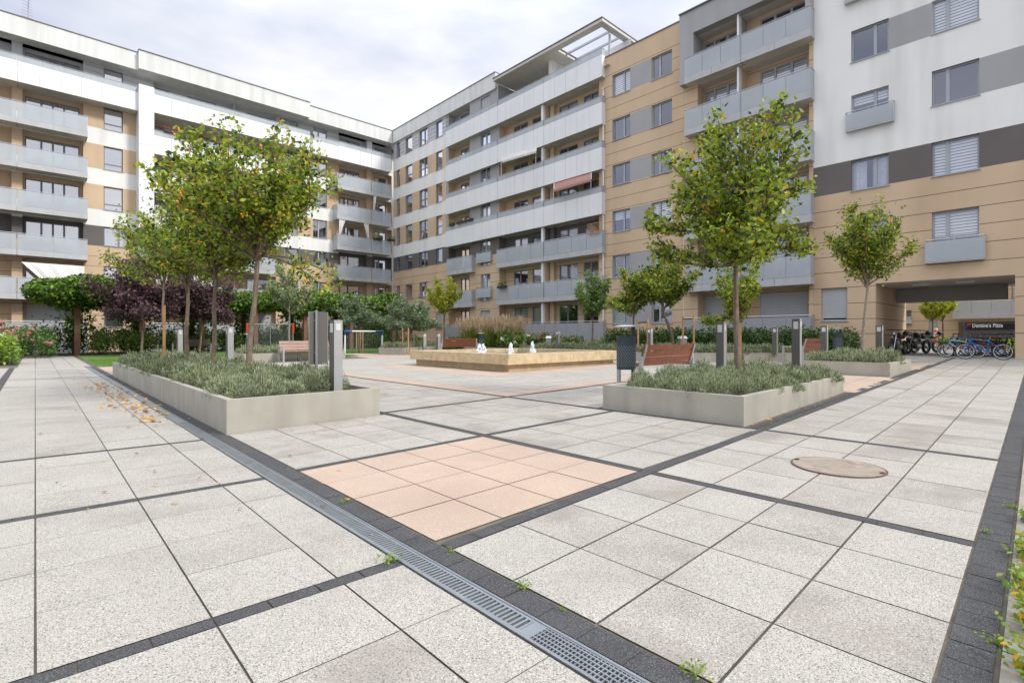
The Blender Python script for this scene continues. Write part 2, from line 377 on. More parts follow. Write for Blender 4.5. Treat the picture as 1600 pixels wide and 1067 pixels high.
# lawn
lw = MB()
for (x0, x1, y0, y1) in ((1.65, 11.6, 23.3, 37), (11.6, 20.5, 28.0, 34), (11.6, 15.5, 25.6, 28.0)):
    n = 6; X = lin(x0, x1, n)
    for i in range(n): lw.quad([(X[i], y0, zt(X[i])+.01), (X[i+1], y0, zt(X[i+1])+.01), (X[i+1], y1, zt(X[i+1])+.01), (X[i], y1, zt(X[i])+.01)], GRASSM)
lw.build('lawn_ground', kind='structure')
soilb = MB()
for (x0, x1, y0, y1) in ((-30, -.5, 26, 45.5), (-.5, 1.65, 36.5, 45.5), (1.65, 25, 34, 45.5), (20.9, 25.4, 4.6, 34), (-12, -2.2, -5, 26)):
    X = lin(x0, x1, 4)
    for i in range(4): soilb.quad([(X[i], y0, zt(X[i])-.004), (X[i+1], y0, zt(X[i+1])-.004), (X[i+1], y1, zt(X[i+1])-.004), (X[i], y1, zt(X[i])-.004)], SOIL)
soilb.build('planting_bed_soil', kind='structure')

# channel drain -----------------------------------------------------
cd = thing('drain_channel', 'long galvanised slotted drain channel running beside the dark blocks', 'drain', (1.36, 0, zt(1.36)))
cd['_o'] = (0, 0, 0)
ch = MB(); zz = .004
for (a, b) in ((-.062, -.052), (.052, .062)): ch.box(a, b, .3, 23.6, -.02, zz+.004, METAL)
ch.build('edge_rail', cd)
gr = MB(); y = .3
DK = M('channel_void', (.012, .012, .013), .9)
gr.quad([(-.052, .3, -.03), (.052, .3, -.03), (.052, 23.6, -.03), (-.052, 23.6, -.03)], DK)
ycells = G(832, 985)[1]                                   # near length is a mesh grating, the rest slotted
GM = M('grating_steel', (.33, .36, .38), .42, metal=.7, var=.12, scale=9)
while y < 7.6:
    if y < ycells:
        gr.box(-.051, .051, y, y+.004, -.02, zz, GM); y += .0165
    else:
        gr.box(-.051, .051, y, y+.011, -.02, zz, GM); y += .025
for x in (-.051, -.03, -.009, .012, .033, .046): gr.box(x, x+.006, .3, ycells, -.02, zz+.0006, GM)
for (x0, x1) in ((-.051, -.038), (.038, .051)): gr.box(x0, x1, ycells, 7.6, -.02, zz+.0006, GM)
gr.box(-.051, .051, ycells-.03, ycells+.03, -.02, zz+.001, GM)
gr.box(-.051, .051, 7.6, 23.6, -.02, zz, GM)
gr.build('grating', cd)
for yy in (2.6, 3.4, 4.4): bl = MB(); bl.lathe([(.008, zz), (.008, zz+.004), (.001, zz+.005)], METAL, (0, yy, 0), 10); bl.build('bolt', cd)
# manhole -----------------------------------------------------------
mh = thing('manhole_cover', 'round concrete manhole cover with rusty rim set in the pale slabs', 'manhole cover', (4.76, 1.24, zt(4.76)+.003))
b = MB(); b.lathe([(.334, -.006), (.334, .0005), (.322, .001)], M('rust', (.11, .06, .042), .85, var=.3, scale=12), n=48); b.build('rim', mh)
b = MB(); b.lathe([(.318, -.004), (.318, .0025), (.316, .003), (.0, .003)], M('cover_concrete', (.29, .245, .195), .85, var=.15, scale=5, bump=.4, streak=((.15, .09, .06), (7, 7, 7), .6)), n=48); b.build('lid', mh)
for s_ in (-1, 1): b = MB(); b.box(-.03, .03, s_*.30-.015, s_*.30+.015, .0035, .0045, DK); b.build('lifting_slot', mh)

# ================================================================== BUILDINGS
class Fac:
    """facade frame: along a, up z (camera-relative, +1.1), outward o"""
    def __init__(s, kind, depth, root): s.k = kind; s.D = depth; s.root = root
    def P(s, a, z, o):
        return (s.D-o, a, z+CAMH) if s.k == 'B' else (a, s.D-o, z+CAMH)
    def box(s, mb, a0, a1, z0, z1, o0, o1, mat):
        p = s.P(a0, z0, o0); q = s.P(a1, z1, o1)
        mb.box(p[0], q[0], p[1], q[1], min(p[2], q[2]), max(p[2], q[2]), mat)
    def q(s, mb, pts, mat): mb.quad([s.P(*p) for p in pts], mat)
    def wall(s, mb, a0, a1, z0, z1, o, holes, cf, acuts=(), zcuts=(), grooves=(), gcond=None, reveal=.13, rev_mat=None, room=True):
        A = sorted({round(x, 4) for x in [a0, a1, *acuts]+[h[i] for h in holes for i in (0, 1)] if a0 <= x <= a1})
        gs = [(z-.013, z+.013) for z in grooves]
        Z = sorted({round(x, 4) for x in [z0, z1, *zcuts]+[h[i] for h in holes for i in (2, 3)]+[e for t in gs for e in t] if z0 <= x <= z1})
        for i in range(len(A)-1):
            if A[i+1]-A[i] < 1e-3: continue
            am = (A[i]+A[i+1])/2
            for k in range(len(Z)-1):
                if Z[k+1]-Z[k] < 1e-3: continue
                zm = (Z[k]+Z[k+1])/2
                if any(h[0] < am < h[1] and h[2] < zm < h[3] for h in holes): continue
                m = cf(am, zm); oo = o
                if m is TAN and any(t[0] < zm < t[1] for t in gs): m = GROOVE
                s.q(mb, [(A[i], Z[k], oo), (A[i+1], Z[k], oo), (A[i+1], Z[k+1], oo), (A[i], Z[k+1], oo)], m)
        for h in holes:
            if len(h) > 4 and h[4] == 'w':
                m = cf(h[0]-.05, (h[2]+h[3])/2); r = o-reveal
                for pts in ([(h[0], h[2], o), (h[0], h[3], o), (h[0], h[3], r), (h[0], h[2], r)], [(h[1], h[2], o), (h[1], h[3], o), (h[1], h[3], r), (h[1], h[2], r)],
                            [(h[0], h[3], o), (h[1], h[3], o), (h[1], h[3], r), (h[0], h[3], r)], [(h[0], h[2], o), (h[1], h[2], o), (h[1], h[2], r), (h[0], h[2], r)]): s.q(mb, pts, m)
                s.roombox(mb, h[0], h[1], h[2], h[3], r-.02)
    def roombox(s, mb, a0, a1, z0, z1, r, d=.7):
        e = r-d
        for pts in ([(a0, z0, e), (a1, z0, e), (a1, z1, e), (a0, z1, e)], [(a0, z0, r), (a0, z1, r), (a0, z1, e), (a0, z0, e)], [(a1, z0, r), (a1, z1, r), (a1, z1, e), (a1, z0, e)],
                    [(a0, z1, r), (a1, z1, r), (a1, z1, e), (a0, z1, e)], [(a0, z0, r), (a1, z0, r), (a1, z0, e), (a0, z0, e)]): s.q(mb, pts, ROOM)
    def window(s, a0, a1, z0, z1, o, div=(.5,), inner=None, mat=None, sill=True, reveal=.13, trans=False, label=None):
        """o = wall plane"""
        if a0 > a1: a0, a1 = a1, a0
        F = mat or FRAME; r = o-reveal; m = MB(); t = .06
        if inner is None: inner = random.choices(['none', 'curtain', 'blind', 'half'], (4, 3, 2, 2))[0]
        s.box(m, a0, a1, z0, z0+t, r-.05, r+.02, F); s.box(m, a0, a1, z1-t, z1, r-.05, r+.02, F)
        ed = [a0]+[a0+(a1-a0)*d for d in div]+[a1]
        s.box(m, a0, a0+t, z0+t, z1-t, r-.05, r+.02, F); s.box(m, a1-t, a1, z0+t, z1-t, r-.05, r+.02, F)
        for x in ed[1:-1]: s.box(m, x-.055, x+.055, z0+t, z1-t, r-.05, r+.024, F)
        if trans: s.box(m, a0+t, a1-t, z0+.45*(z1-z0)-.04 if trans == 2 else z0+.38, z0+.45 if trans != 2 else z0+.45*(z1-z0)+.04, r-.048, r+.022, F)
        fo = m.build('window', s.root, world=True)
        m = MB(); s.q(m, [(a0+.03, z0+.03, r-.02), (a1-.03, z0+.03, r-.02), (a1-.03, z1-.03, r-.02), (a0+.03, z1-.03, r-.02)], PANEA if s.k == 'A' else PANE)
        if inner == 'shutter':
            m = MB(); n = 14
            for i in range(n):
                zz0 = z0+.12+(z1-z0-.12)*i/n; s.box(m, a0+.02, a1-.02, zz0+.004, zz0+(z1-z0-.12)/n, r+.022, r+.03, SHUT)
            m.build('roller_shutter', fo, world=True)
        else: m.build('pane', fo, world=True)
        if inner in ('curtain', 'blind', 'half', 'white'):
            m = MB(); q = r-.055 if inner != 'curtain' else r-.09
            if inner == 'white': s.q(m, [(a0, z0, q), (a1, z0, q), (a1, z1, q), (a0, z1, q)], BLIND)
            elif inner == 'curtain':
                n = 18
                for i in range(n):
                    if n*.42 < i < n*.56: continue
                    x = a0+(a1-a0)*i/n; x2 = a0+(a1-a0)*(i+1)/n
                    s.q(m, [(x, z0+.05, q-(i % 2)*.05), (x2, z0+.05, q-((i+1) % 2)*.05), (x2, z1, q-((i+1) % 2)*.05), (x, z1, q-(i % 2)*.05)], CURT)
            else:
                zb = z0+.06 if inner == 'blind' else z0+(z1-z0)*random.uniform(.35, .7); zz0 = z1
                while zz0 > zb: s.q(m, [(a0, zz0, q), (a1, zz0, q), (a1, max(zb, zz0-.085), q), (a0, max(zb, zz0-.085), q)], BLIND); zz0 -= .115
            m.build('curtain' if inner == 'curtain' else 'blind', fo, world=True)
        if sill:
            m = MB(); s.box(m, a0-.04, a1+.04, z0-.035, z0-.002, r+.02, o+.045, LFRAME if mat else METAL); m.build('sill', fo, world=True)
        return fo
    def loggia(s, mb, a0, a1, z0, z1, depth, o, side, back, ceil=None, holes=(), grooves=(), floor=CEIL):
        e = o-depth
        s.q(mb, [(a0, z0, o), (a0, z1, o), (a0, z1, e), (a0, z0, e)], side); s.q(mb, [(a1, z0, o), (a1, z1, o), (a1, z1, e), (a1, z0, e)], side)
        s.q(mb, [(a0, z1, o), (a1, z1, o), (a1, z1, e), (a0, z1, e)], ceil or CEIL); s.q(mb, [(a0, z0, o), (a1, z0, o), (a1, z0, e), (a0, z0, e)], floor)
        s.wall(mb, a0, a1, z0, z1, e, [(*h, 'w') for h in holes], lambda a, z: back, grooves=grooves, reveal=.06)
    def balcony(s, a0, a1, zb, zr, o1, o0, style, pw=1.05, sides=(True, True), div=()):
        """zb slab bottom, zr rail top; outer plane o1, inner o0"""
        if a0 > a1: a0, a1 = a1, a0
        m = MB(); slab = .34 if style == 'glass' else .24
        if style == 'solid': slab = .2
        s.box(m, a0+.02, a1-.02, zb+.01, zb+slab-.01, o0, o1-.03, CEIL)
        lip = SLAB if style != 'white' else WPAN
        ztop = {'glass': zb+slab, 'white': zr-.42, 'solid': zr-.12}[style]
        pan = {'glass': SLAB, 'white': WPAN, 'solid': OPAQ}[style]
        n = max(1, round((a1-a0)/(pw if style != 'glass' else 1.9))); e = lin(a0, a1, n)
        for i in range(n): s.box(m, e[i]+(.008 if i else 0), e[i+1]-(.008 if i < n-1 else 0), zb, ztop, o1-.03, o1, pan)
        for k, a in enumerate((a0, a1)):
            if sides[k]: s.box(m, a-(0 if k == 0 else .03), a+(.03 if k == 0 else 0), zb+.002, ztop-.002, o0, o1-.032, pan)
        bo = m.build('balcony', s.root, world=True)
        m = MB(); rr = .022
        m.tube([s.P(a0, zr-rr, o1-.03), s.P(a1, zr-rr, o1-.03)], rr, RAIL, 6)
        for k, a in enumerate((a0, a1)):
            if sides[k]: m.tube([s.P(a+(.02 if k == 0 else -.02), zr-rr, o0), s.P(a+(.02 if k == 0 else -.02), zr-rr, o1-.03)], rr, RAIL, 6)
        n2 = max(1, round((a1-a0)/pw)); e2 = lin(a0+.03, a1-.03, n2)
        for i in range(n2+1):
            s.box(m, e2[i]-.02, e2[i]+.02, zb+slab-.05, zr-.045, o1-.065, o1-.035, RAIL)
        m.build('railing', bo, world=True)
        if style in ('glass', 'white'):
            m = MB()
            for i in range(n2): s.box(m, e2[i]+.012, e2[i+1]-.012, ztop+.012 if style == 'glass' else ztop+.008, zr-.07, o1-.022, o1-.012, FROST)
            for k, a in enumerate((a0, a1)):
                if sides[k] and o1-o0 > .15: s.box(m, a+(.012 if k == 0 else -.022), a+(.022 if k == 0 else -.012), ztop+.012, zr-.07, o0+.01, o1-.06, FROST)
            m.build('glass_panel', bo, world=True)
        return bo
def building(name, label, loc):
    r = thing(name, label, 'building', loc); r['_o'] = loc; return r
RT = [.95, 3.68, 6.42, 9.15, 11.88, 14.61, 17.5]           # rail tops
GROOV = [.05+.683*i for i in range(-1, 9)]+[]
GROOV = [.73, 1.4, 2.09, 2.77, 3.45, 4.12, 4.79, 5.48]
def bandc(am, z):
    if z < 6.2: return TAN
    if z < 7.58: return DARK
    for a, b in ((8.7, 10.4), (11.5, 13.18), (14.3, 15.95)):
        if a < z < b: return TAN
    if z > 17.08: return BOARD
    return WHITE
ZB = [6.2, 7.58, 8.7, 10.4, 11.5, 13.18, 14.3, 15.95, 17.08]
WZ = [(.6, 2.0), (3.48, 4.82), (6.24, 7.55), (8.74, 10.36), (11.54, 13.14), (14.34, 15.92), (17.15, 18.55)]
GZ = CAMH-.31                                                # ground z at the walls, camera-relative -> z=-.8

# ---------- wing A : the long left block (faces -Y) -----------------
ra = building('apartment_block', 'long white, tan and charcoal apartment block closing the far left side', (10, 45.2, .2)); FA = Fac('A', 45.2, ra)
aw = MB(); holes = []; LH = []
cols = [(aA(162), aA(192), (.0,)), (aA(444), aA(466), 0), (aA(489), aA(511), 0)]
lz = []
for k in range(7):
    f = RT[k]-1.1; c = (RT[k+1]-1.42 if k < 6 else 18.65)
    if k == 5: c = 15.8
    lz.append((f, c))
pier0, pier1 = aA(18), aA(35)
for k in range(7):
    f, c = lz[k]
    holes += [(-9.5, pier0, f, c), (pier1, aA(130), f, c), (aA(240), aA(365), f, c), (aA(367.5), aA(431), f, c), (aA(529), aA(573), f, c), (aA(581), aA(612), f, c)]
for k in range(7):
    z0, z1 = WZ[k]
    for i, (x0, x1, _) in enumerate(cols):
        if k == 2 and i == 0: x1 = aA(200)
        holes.append((x0, x1, z0, z1, 'w'))
FA.wall(aw, -10, 25.5, -1.4, 18.66, 0, holes, bandc, zcuts=ZB, grooves=GROOV)
for z in (17.4, 17.75, 18.1, 18.45):       # board joints on the set-back storey
    for (p, q) in ((aA(130), cols[0][0]), (cols[0][1], aA(240)), (aA(431), cols[1][0]), (cols[1][1], cols[2][0]), (cols[2][1], aA(529))): FA.box(aw, p, q, z-.008, z+.008, -.02, .012, GROOVE)
for k in range(7):
    f, c = lz[k]; sm = TAN if k in (0, 1, 3, 4, 5) else (DARK if k == 2 else BOARD); AD = .55; YA = 45.2+AD
    spec = [(-9.5, pier0, []), (pier1, aA(130), [(aA(38, YA), aA(124, YA))]), (aA(240), aA(365), [(aA(240, YA), aA(264, YA)), (aA(292, YA), aA(338, YA))]),
            (aA(367.5), aA(431), [(aA(385, YA), aA(424, YA))]), (aA(529), aA(573), [(aA(530, YA), aA(561.5, YA))]), (aA(581), aA(612), [(aA(584.5, YA), aA(603, YA))])]
    for (a0, a1, ws) in spec:
        bz = c-.25
        hs = [(w0+.03, w1, f+.05, bz) for (w0, w1) in ws]
        FA.loggia(aw, a0, a1, f, c, AD, 0, sm, sm if k < 6 else BOARD, holes=hs, grooves=[z for z in GROOV if f < z < c] if sm is TAN else ())
        for (w0, w1) in ws:
            wd = w1-w0
            dv = (.33, .5, .72) if wd > 2.2 else ((.42,) if wd > 1.1 else ())
            if wd > 2.2: dv = (.29, .5, .71)
            FA.window(w0+.03, w1, f+.05, bz, -AD, dv, ('curtain' if k == 6 else random.choice(['none', 'curtain', 'curtain', 'none'])) if k else 'shutter', sill=False, reveal=.06)
for k in range(7):
    z0, z1 = WZ[k]
    for i, (x0, x1, _) in enumerate(cols):
        if k == 2 and i == 0: x1 = aA(200)
        if i == 0: FA.window(x0, x1, z0, z1, 0, () if k != 2 else (.62,), 'white', trans=k in (3, 4, 5))
        else: FA.window(x0, x1, z0, z1, 0, (.42,), None if k else 'shutter', mat=LFRAME)
aw.build('wall', ra, world=True)
# fascias / roof
m = MB()
x217, x483 = aA(217, 43.75), aA(484, 43.75)
FA.box(m, -10, x217, 18.65, 19.86, -1.3, 1.0, FASC); FA.box(m, x217, x483, 18.62, 19.9, -1.3, 1.45, FASC); FA.box(m, x483, 25.3, 18.65, 19.84, -1.3, 1.0, FASC)
FA.box(m, -10, x217, 19.86, 19.92, -1.3, 1.04, CAP); FA.box(m, x217-.03, x483+.03, 19.9, 19.96, -1.3, 1.5, CAP); FA.box(m, x483+.03, 25.26, 19.84, 19.9, -1.3, 1.04, CAP)
FA.box(m, -10, 37, 19.0, 19.7, -11, -1.3, ROOFM)
m.build('roof', ra, world=True)
m = MB(); FA.box(m, -10, 37, -1.4, 19.0, -11, -10.8, WHITE); FA.box(m, -10, -9.8, -1.4, 19, -10.8, -.01, WHITE); FA.box(m, 25.4, 37, -1.4, 19, -2.4, -2.2, WHITE); m.build('rear_wall', ra, world=True)
# pillar
m = MB(); p0, p1 = aA(217, 43.75), aA(241, 43.75)
zc = [7.55, 8.9, 10.1, 11.1, 12.35, 13.4, 14.55, 15.75, 16.7, 17.55]
for i in range(len(zc)-1): FA.box(m, p0, p1, zc[i]+.006, zc[i+1]-.006, .01, 1.45, WPAN)
FA.box(m, p0+.03, p1-.03, 7.6, 17.5, .01, 1.42, SLAB); m.build('pillar', ra, world=True)
# middle pier & corner pier
m = MB()
for k in range(7):
    f, c = lz[k]
FA.box(m, aA(573)+.004, aA(581)-.004, -1.3, 18.64, .002, .05, TAN)
for k in (2,): FA.box(m, aA(573), aA(581), 6.2, 7.58, .052, .056, DARK)
FA.box(m, aA(573), aA(581), 7.6, 8.6, .052, .056, WHITE); FA.box(m, aA(573), aA(581), 17.1, 18.6, .052, .056, WPAN)
FA.box(m, pier0, pier1, 6.2, 7.58, .003, .012, DARK); FA.box(m, pier0, pier1, 7.6, 7.95, .003, .012, WHITE)
m.build('pier', ra, world=True)
for k in range(7):
    zr = RT[k]; zb = zr-1.38
    st = 'glass' if k else 'solid'
    if k == 0: zb = -1.2
    if k == 6:
        FA.balcony(-10, aA(27, 44.2), 15.8, zr, 1.0, .0, 'white', sides=(0, 0)); FA.balcony(aA(27, 44.2)+.02, p0, 15.8, zr, 1.0, 0, 'white', sides=(0, 0))
        FA.balcony(p1, aA(366, 43.75), 15.8, zr, 1.45, 0, 'white', sides=(0, 0)); FA.balcony(aA(366, 43.75)+.02, aA(484, 43.75), 15.8, zr, 1.45, 0, 'white', sides=(0, 1))
        FA.balcony(aA(484, 44.2)+.3, aA(529, 44.2), 15.8, zr-.1, 1.0, 0, 'white', sides=(0, 0)); FA.balcony(aA(529, 44.2)+.02, aA(580, 44.2), 15.8, zr, 1.0, 0, 'white', sides=(0, 0)); FA.balcony(aA(580, 44.2)+.02, 25.2, 15.8, zr, 1.0, 0, 'white', sides=(0, 0))
        continue
    FA.balcony(-10, aA(26, 44.2), zb, zr, 1.0, 0, st, 1.9, (0, 0)); FA.balcony(aA(26, 44.2)+.02, aA(137, 44.2), zb, zr, 1.0, 0, st, 1.5, (0, 1))
    FA.balcony(aA(527, 44.2), aA(580, 44.2), zb, zr, 1.0, 0, st, 1.0, (1, 0)); FA.balcony(aA(580, 44.2)+.02, 25.2, zb, zr, 1.0, 0, st, 1.05, (0, 1))
    if k >= 3: FA.balcony(p1, aA(366, 43.75), zr-1.72, zr, 1.45, 0, 'white', sides=(0, 0)); FA.balcony(aA(366, 43.75)+.02, aA(431, 43.75), zr-1.72, zr, 1.45, 0, 'white', sides=(0, 1))
    else: FA.balcony(p0, aA(366, 44.0), zb, zr, 1.2, 0, st, 1.4, (1, 0)); FA.balcony(aA(366, 44)+.02, aA(431, 44.0), zb, zr, 1.2, 0, st, 1.4, (0, 1))

# ---------- wing B : the middle block (faces -X) --------------------
rb = building('apartment_block', 'white-banded middle block with a projecting terrace canopy, between the corner and the beige bay', (25.5, 30, .3)); FB = Fac('B', 25.5, rb)
bw = MB(); holes = []; BE = aB(941)
wc = [(43.1, 43.75), (aB(644), aB(633.5)), (aB(668), aB(655)), (aB(691), aB(681))]
for k in range(7):
    for (y0, y1) in wc: holes.append((y0, y1, *WZ[k], 'w'))
j0, j1 = aB(766), aB(751)
small = (aB(734), aB(701)); bigL = (aB(850)+.12, aB(780)); bigR = (aB(936), aB(850)-.12)
BZ = []
for k in range(7):
    f = RT[k]-1.1; c = (RT[k+1]-(1.42 if k < 2 else 1.75)) if k < 6 else 18.62
    BZ.append((f, c)); holes += [(*small, f, c)]
    holes += [(*bigL, f, c), (*bigR, f, c)] if k < 6 else []
    jz = (.7, 1.98) if k == 0 else (RT[k]-.95, [0, 4.8, 7.55, 10.3, 13.05, 15.7, 18.5][k]); holes.append((j0, j1, *jz, 'w'))
holes.append((BE-1, aB(779), RT[6]-1.1, 18.9))
def cb(a, z):
    if a > aB(697): return bandc(a, z)
    if z < 6.2: return TAN
    if a < aB(936): return TAN
    if z < 7.58: return DARK
    if a < aB(850)+.13: return TAN
    return GREYP
FB.wall(bw, BE, 44.3, -1.4, 18.66, 0, holes, cb, acuts=[aB(697), aB(850)+.13, aB(936)], zcuts=ZB, grooves=GROOV)
for z in (17.4, 17.75, 18.1, 18.45):
    for (p, q) in ((wc[1][1], 43.1), (wc[2][1], wc[1][0]), (wc[3][1], wc[2][0]), (small[1], wc[3][0])): FB.box(bw, p, q, z-.008, z+.008, -.02, .012, GROOVE)
for k in range(7):
    f, c = BZ[k]; sm = TAN if k not in (2, 6) else (DARK if k == 2 else GREYP)
    D = .65; Xb = 26.15; bz = c-.2; gg = [z for z in GROOV if f < z < c] if sm is TAN else ()
    hs = [(aB(733, Xb)+.03, aB(720, Xb), f+.05, bz)]
    FB.loggia(bw, *small, f, c, D, 0, sm, sm, holes=hs, grooves=gg); FB.window(*hs[0], -D, (.5,), sill=False, reveal=.06)
    if k == 6: continue
    for (a0, a1), ws in ((bigL, [(825, 803, (.55,)), (846, 832, ())]), (bigR, [(903, 874, (.55,)), (935, 912, (.5,))])):
        hs = [(max(a0+.04, aB(u0, Xb)), min(a1, aB(u1, Xb)), f+.05, bz) for u0, u1, _ in ws]
        FB.loggia(bw, a0, a1, f, c, D, 0, sm, sm, holes=hs, grooves=gg)
        for h, w_ in zip(hs, ws): FB.window(*h, -D, w_[2], random.choice(['none', 'curtain', 'blind', 'half']), sill=False, reveal=.06)
    FB.box(bw, a0 if 0 else aB(874, Xb)+.25, aB(864, Xb), f, c, -.65, -.35, sm)
    FB.box(bw, aB(850)-.1, aB(850)+.1, f+.01, c-.01, -.65, .18, WPAN)
for k in range(7):
    for (y0, y1) in wc: FB.window(y0, y1, *WZ[k], 0, (.45,) if y1-y0 > 1.2 else (), None if k else 'shutter', trans=(k in (3, 4, 5) and 2))
    jz = (.7, 1.98) if k == 0 else (RT[k]-.95, [0, 4.8, 7.55, 10.3, 13.05, 15.7, 18.5][k])
    FB.window(j0, j1, *jz, 0, (.5,), {0: 'shutter', 2: 'blind', 6: 'shutter'}.get(k, 'curtain'), mat=LFRAME)
bw.build('wall', rb, world=True)
# terrace storey, set back
tw = MB(); zt0, zt1 = RT[6]-1.1, 18.9
FB.wall(tw, BE-.6, aB(779), zt0, zt1, -2.2, [(25.5, 27.5, zt0+.05, 18.3, 'w'), (21.0, 23.5, zt0+.05, 18.3, 'w')], lambda a, z: WHITE)
FB.q(tw, [(aB(779), zt0, 0), (aB(779), zt1, 0), (aB(779), zt1, -2.2), (aB(779), zt0, -2.2)], GREYP)
FB.q(tw, [(BE-.6, zt0, .2), (aB(779), zt0, .2), (aB(779), zt0, -2.2), (BE-.6, zt0, -2.2)], CEIL)
tw.build('terrace_wall', rb, world=True)
FB.window(25.5, 27.5, zt0+.05, 18.3, -2.2, (.5,)); FB.window(21, 23.5, zt0+.05, 18.3, -2.2, (.5,))
# canopy with a beam-crossed opening
m = MB(); ca0, ca1 = 18.87, aB(778); cz0, cz1 = 18.98, 19.16
oa, ob = 19.3, 22.9                                   # opening along Y
FB.box(m, ob, ca1, cz0, cz1, -3.6, .5, CEIL); FB.box(m, ca0, oa, cz0, cz1, -3.6, .5, CEIL)
FB.box(m, oa, ob, cz0, cz1, -.0, .5, CEIL); FB.box(m, oa, ob, cz0, cz1, -3.6, -2.9, CEIL)
FB.box(m, ca0-.03, ca1, cz1+.002, cz1+.05, -3.6, .55, CAP); 
m.v = m.v[:-8]; m.f = m.f[:-6]; m.mi = m.mi[:-6]
for (p, q, r, s_) in ((ca0-.03, ca0+.05, -3.6, .55), (ca0+.05, ca1, .48, .55), (ob-.05, ca1, -3.6, .48)): FB.box(m, p, q, cz1+.002, cz1+.06, r, s_, CAP)
cn = m.build('canopy', rb, world=True)
m = MB()
for o_ in (-.9, -1.9): FB.box(m, oa, ob, cz0+.03, cz0+.15, o_, o_+.1, RAIL)
m.build('beam', cn, world=True)
m = MB(); FB.box(m, 19.35, 19.45, 17.0, cz0, -1.0, -.9, RAIL); m.build('post', cn, world=True); m = MB(); FB.box(m, 23.9, 24.2, zt0, cz0-.002, -2.19, -.5, WHITE); m.build('post', cn, world=True)
m = MB(); FB.box(m, aB(776), 45.2, 18.65, 19.84, -1.3, .15, FASC); FB.box(m, aB(776)-.02, 45.2, 19.84, 19.9, -1.3, .19, CAP)
FB.box(m, BE, 45.2, 18.66, 18.9, -11, -3.65, ROOFM); FB.box(m, BE, BE+.2, -1.4, 18.8, -11, -3.7, WHITE)
m.build('roof', rb, world=True)
m = MB(); m.tube([FB.P(aB(779), 18.9, .12), FB.P(aB(779)-.02, 18.3, .05), FB.P(aB(779), 17.2, .05)], .05, METAL); m.build('downpipe', rb, world=True)
for k in range(7):
    zr = RT[k]
    if k == 0:
        FB.balcony(aB(738, 25.2), aB(698, 25.2)+.2, -1.2, zr, .3, 0, 'solid', sides=(1, 1)); FB.balcony(aB(850, 25.2), aB(778, 25.2), -1.2, zr, .3, 0, 'solid', sides=(0, 1)); FB.balcony(aB(942, 25.2), aB(850, 25.2)-.02, -1.2, zr, .3, 0, 'solid', sides=(1, 0))
    elif k < 3:
        FB.balcony(aB(738, 25.2), aB(698, 25.2), zr-1.38, zr, .35, 0, 'glass', 1.1); FB.balcony(aB(850, 25.2), aB(776, 25.2), zr-1.38, zr, .35, 0, 'glass', 1.1, (0, 1)); FB.balcony(aB(942, 25.2), aB(850, 25.2)-.02, zr-1.38, zr, .35, 0, 'glass', 1.1, (1, 0))
    else:
        FB.balcony(aB(778, 25.2)+.02, aB(697, 25.2), zr-1.74, zr, .35, 0, 'white', .95, (0, 1)); FB.balcony(aB(850, 25.2), aB(778, 25.2), zr-1.74, zr, .35, 0, 'white', .95, (0, 0)); FB.balcony(aB(941, 25.2), aB(850, 25.2)-.02, zr-1.74, zr, .35, 0, 'white', .95, (1, 0))
def juliet(F, u0, u1, z0, z1, o=.2):
    a0, a1 = sorted((aB(u0, 25.4), aB(u1, 25.4))); m = MB(); F.box(m, a0, a1, z0-.04, z0, .01, o, SLAB)
    m.tube([F.P(a0, z1, o-.02), F.P(a1, z1, o-.02)], .02, RAIL, 6)
    for a in (a0, (a0+a1)/2, a1):
        F.box(m, a-.015, a+.015, z0, z1, o-.05, o-.02, RAIL)
    for a in (a0, a1): m.tube([F.P(a, z1, 0), F.P(a, z1, o-.02)], .02, RAIL, 6)
    b_ = m.build('window_guard', F.root, world=True)
    m = MB(); F.box(m, a0+.02, a1-.02, z0+.01, z1-.08, o-.015, o-.003, FROST); F.box(m, a0+.003, a0+.012, z0+.01, z1-.08, .02, o-.03, FROST); F.box(m, a1-.012, a1-.003, z0+.01, z1-.08, .02, o-.03, FROST)
    m.build('glass_panel', b_, world=True)
juliet(FB, 745, 768, 5.72, 6.5); juliet(FB, 745, 768, 3.0, 3.76)

# ---------- beige bay + grey balcony bay ----------------------------
rc = building('apartment_block', 'beige stair bay with paired windows joined by grey panels and a white downpipe', (25.5, 16.5, .3)); FC = Fac('B', 25.5, rc)
cw = MB(); holes = []; G0, G1 = aB(1068), BE-.012
TZ = [(.73, 2.08), (3.48, 4.82), (6.22, 7.5), (9.04, 10.26), (11.74, 13.0), (14.4, 15.7)]
w1, w2 = (aB(984.5), aB(957)), (aB(1050), aB(1018))
for z in TZ: holes += [(*w1, *z, 'w'), (*w2, *z, 'w')]
def cc(a, z):
    if w2[1] < a < w1[0] and any(p < z < q for p, q in TZ): return GREYP
    return TAN
gall = [.05+.685*i for i in range(0, 24) if .05+.685*i < 16.4]
FC.wall(cw, G0+.005, G1, -1.4, 16.97, 0, holes, cc, grooves=gall)
cw.build('wall', rc, world=True)
for i, z in enumerate(TZ): FC.window(*w1, *z, 0, (.38,), mat=LFRAME); FC.window(*w2, *z, 0, (.62,), mat=LFRAME)
m = MB(); FC.box(m, G0+.005, G1, 16.97, 17.03, -10.9, .04, CAP); FC.box(m, BE-.2, BE, 17.04, 18.9, -11, -3.7, WHITE); m.build('roof', rc, world=True)
m = MB(); m.tube([FC.P(aB(941.5), 15.1, .08), FC.P(aB(943.8), 15.15, .1), FC.P(aB(944.2), 14.9, .1), FC.P(aB(944.2), -.6, .1)], .05, WHITEP); m.build('downpipe', rc, world=True)
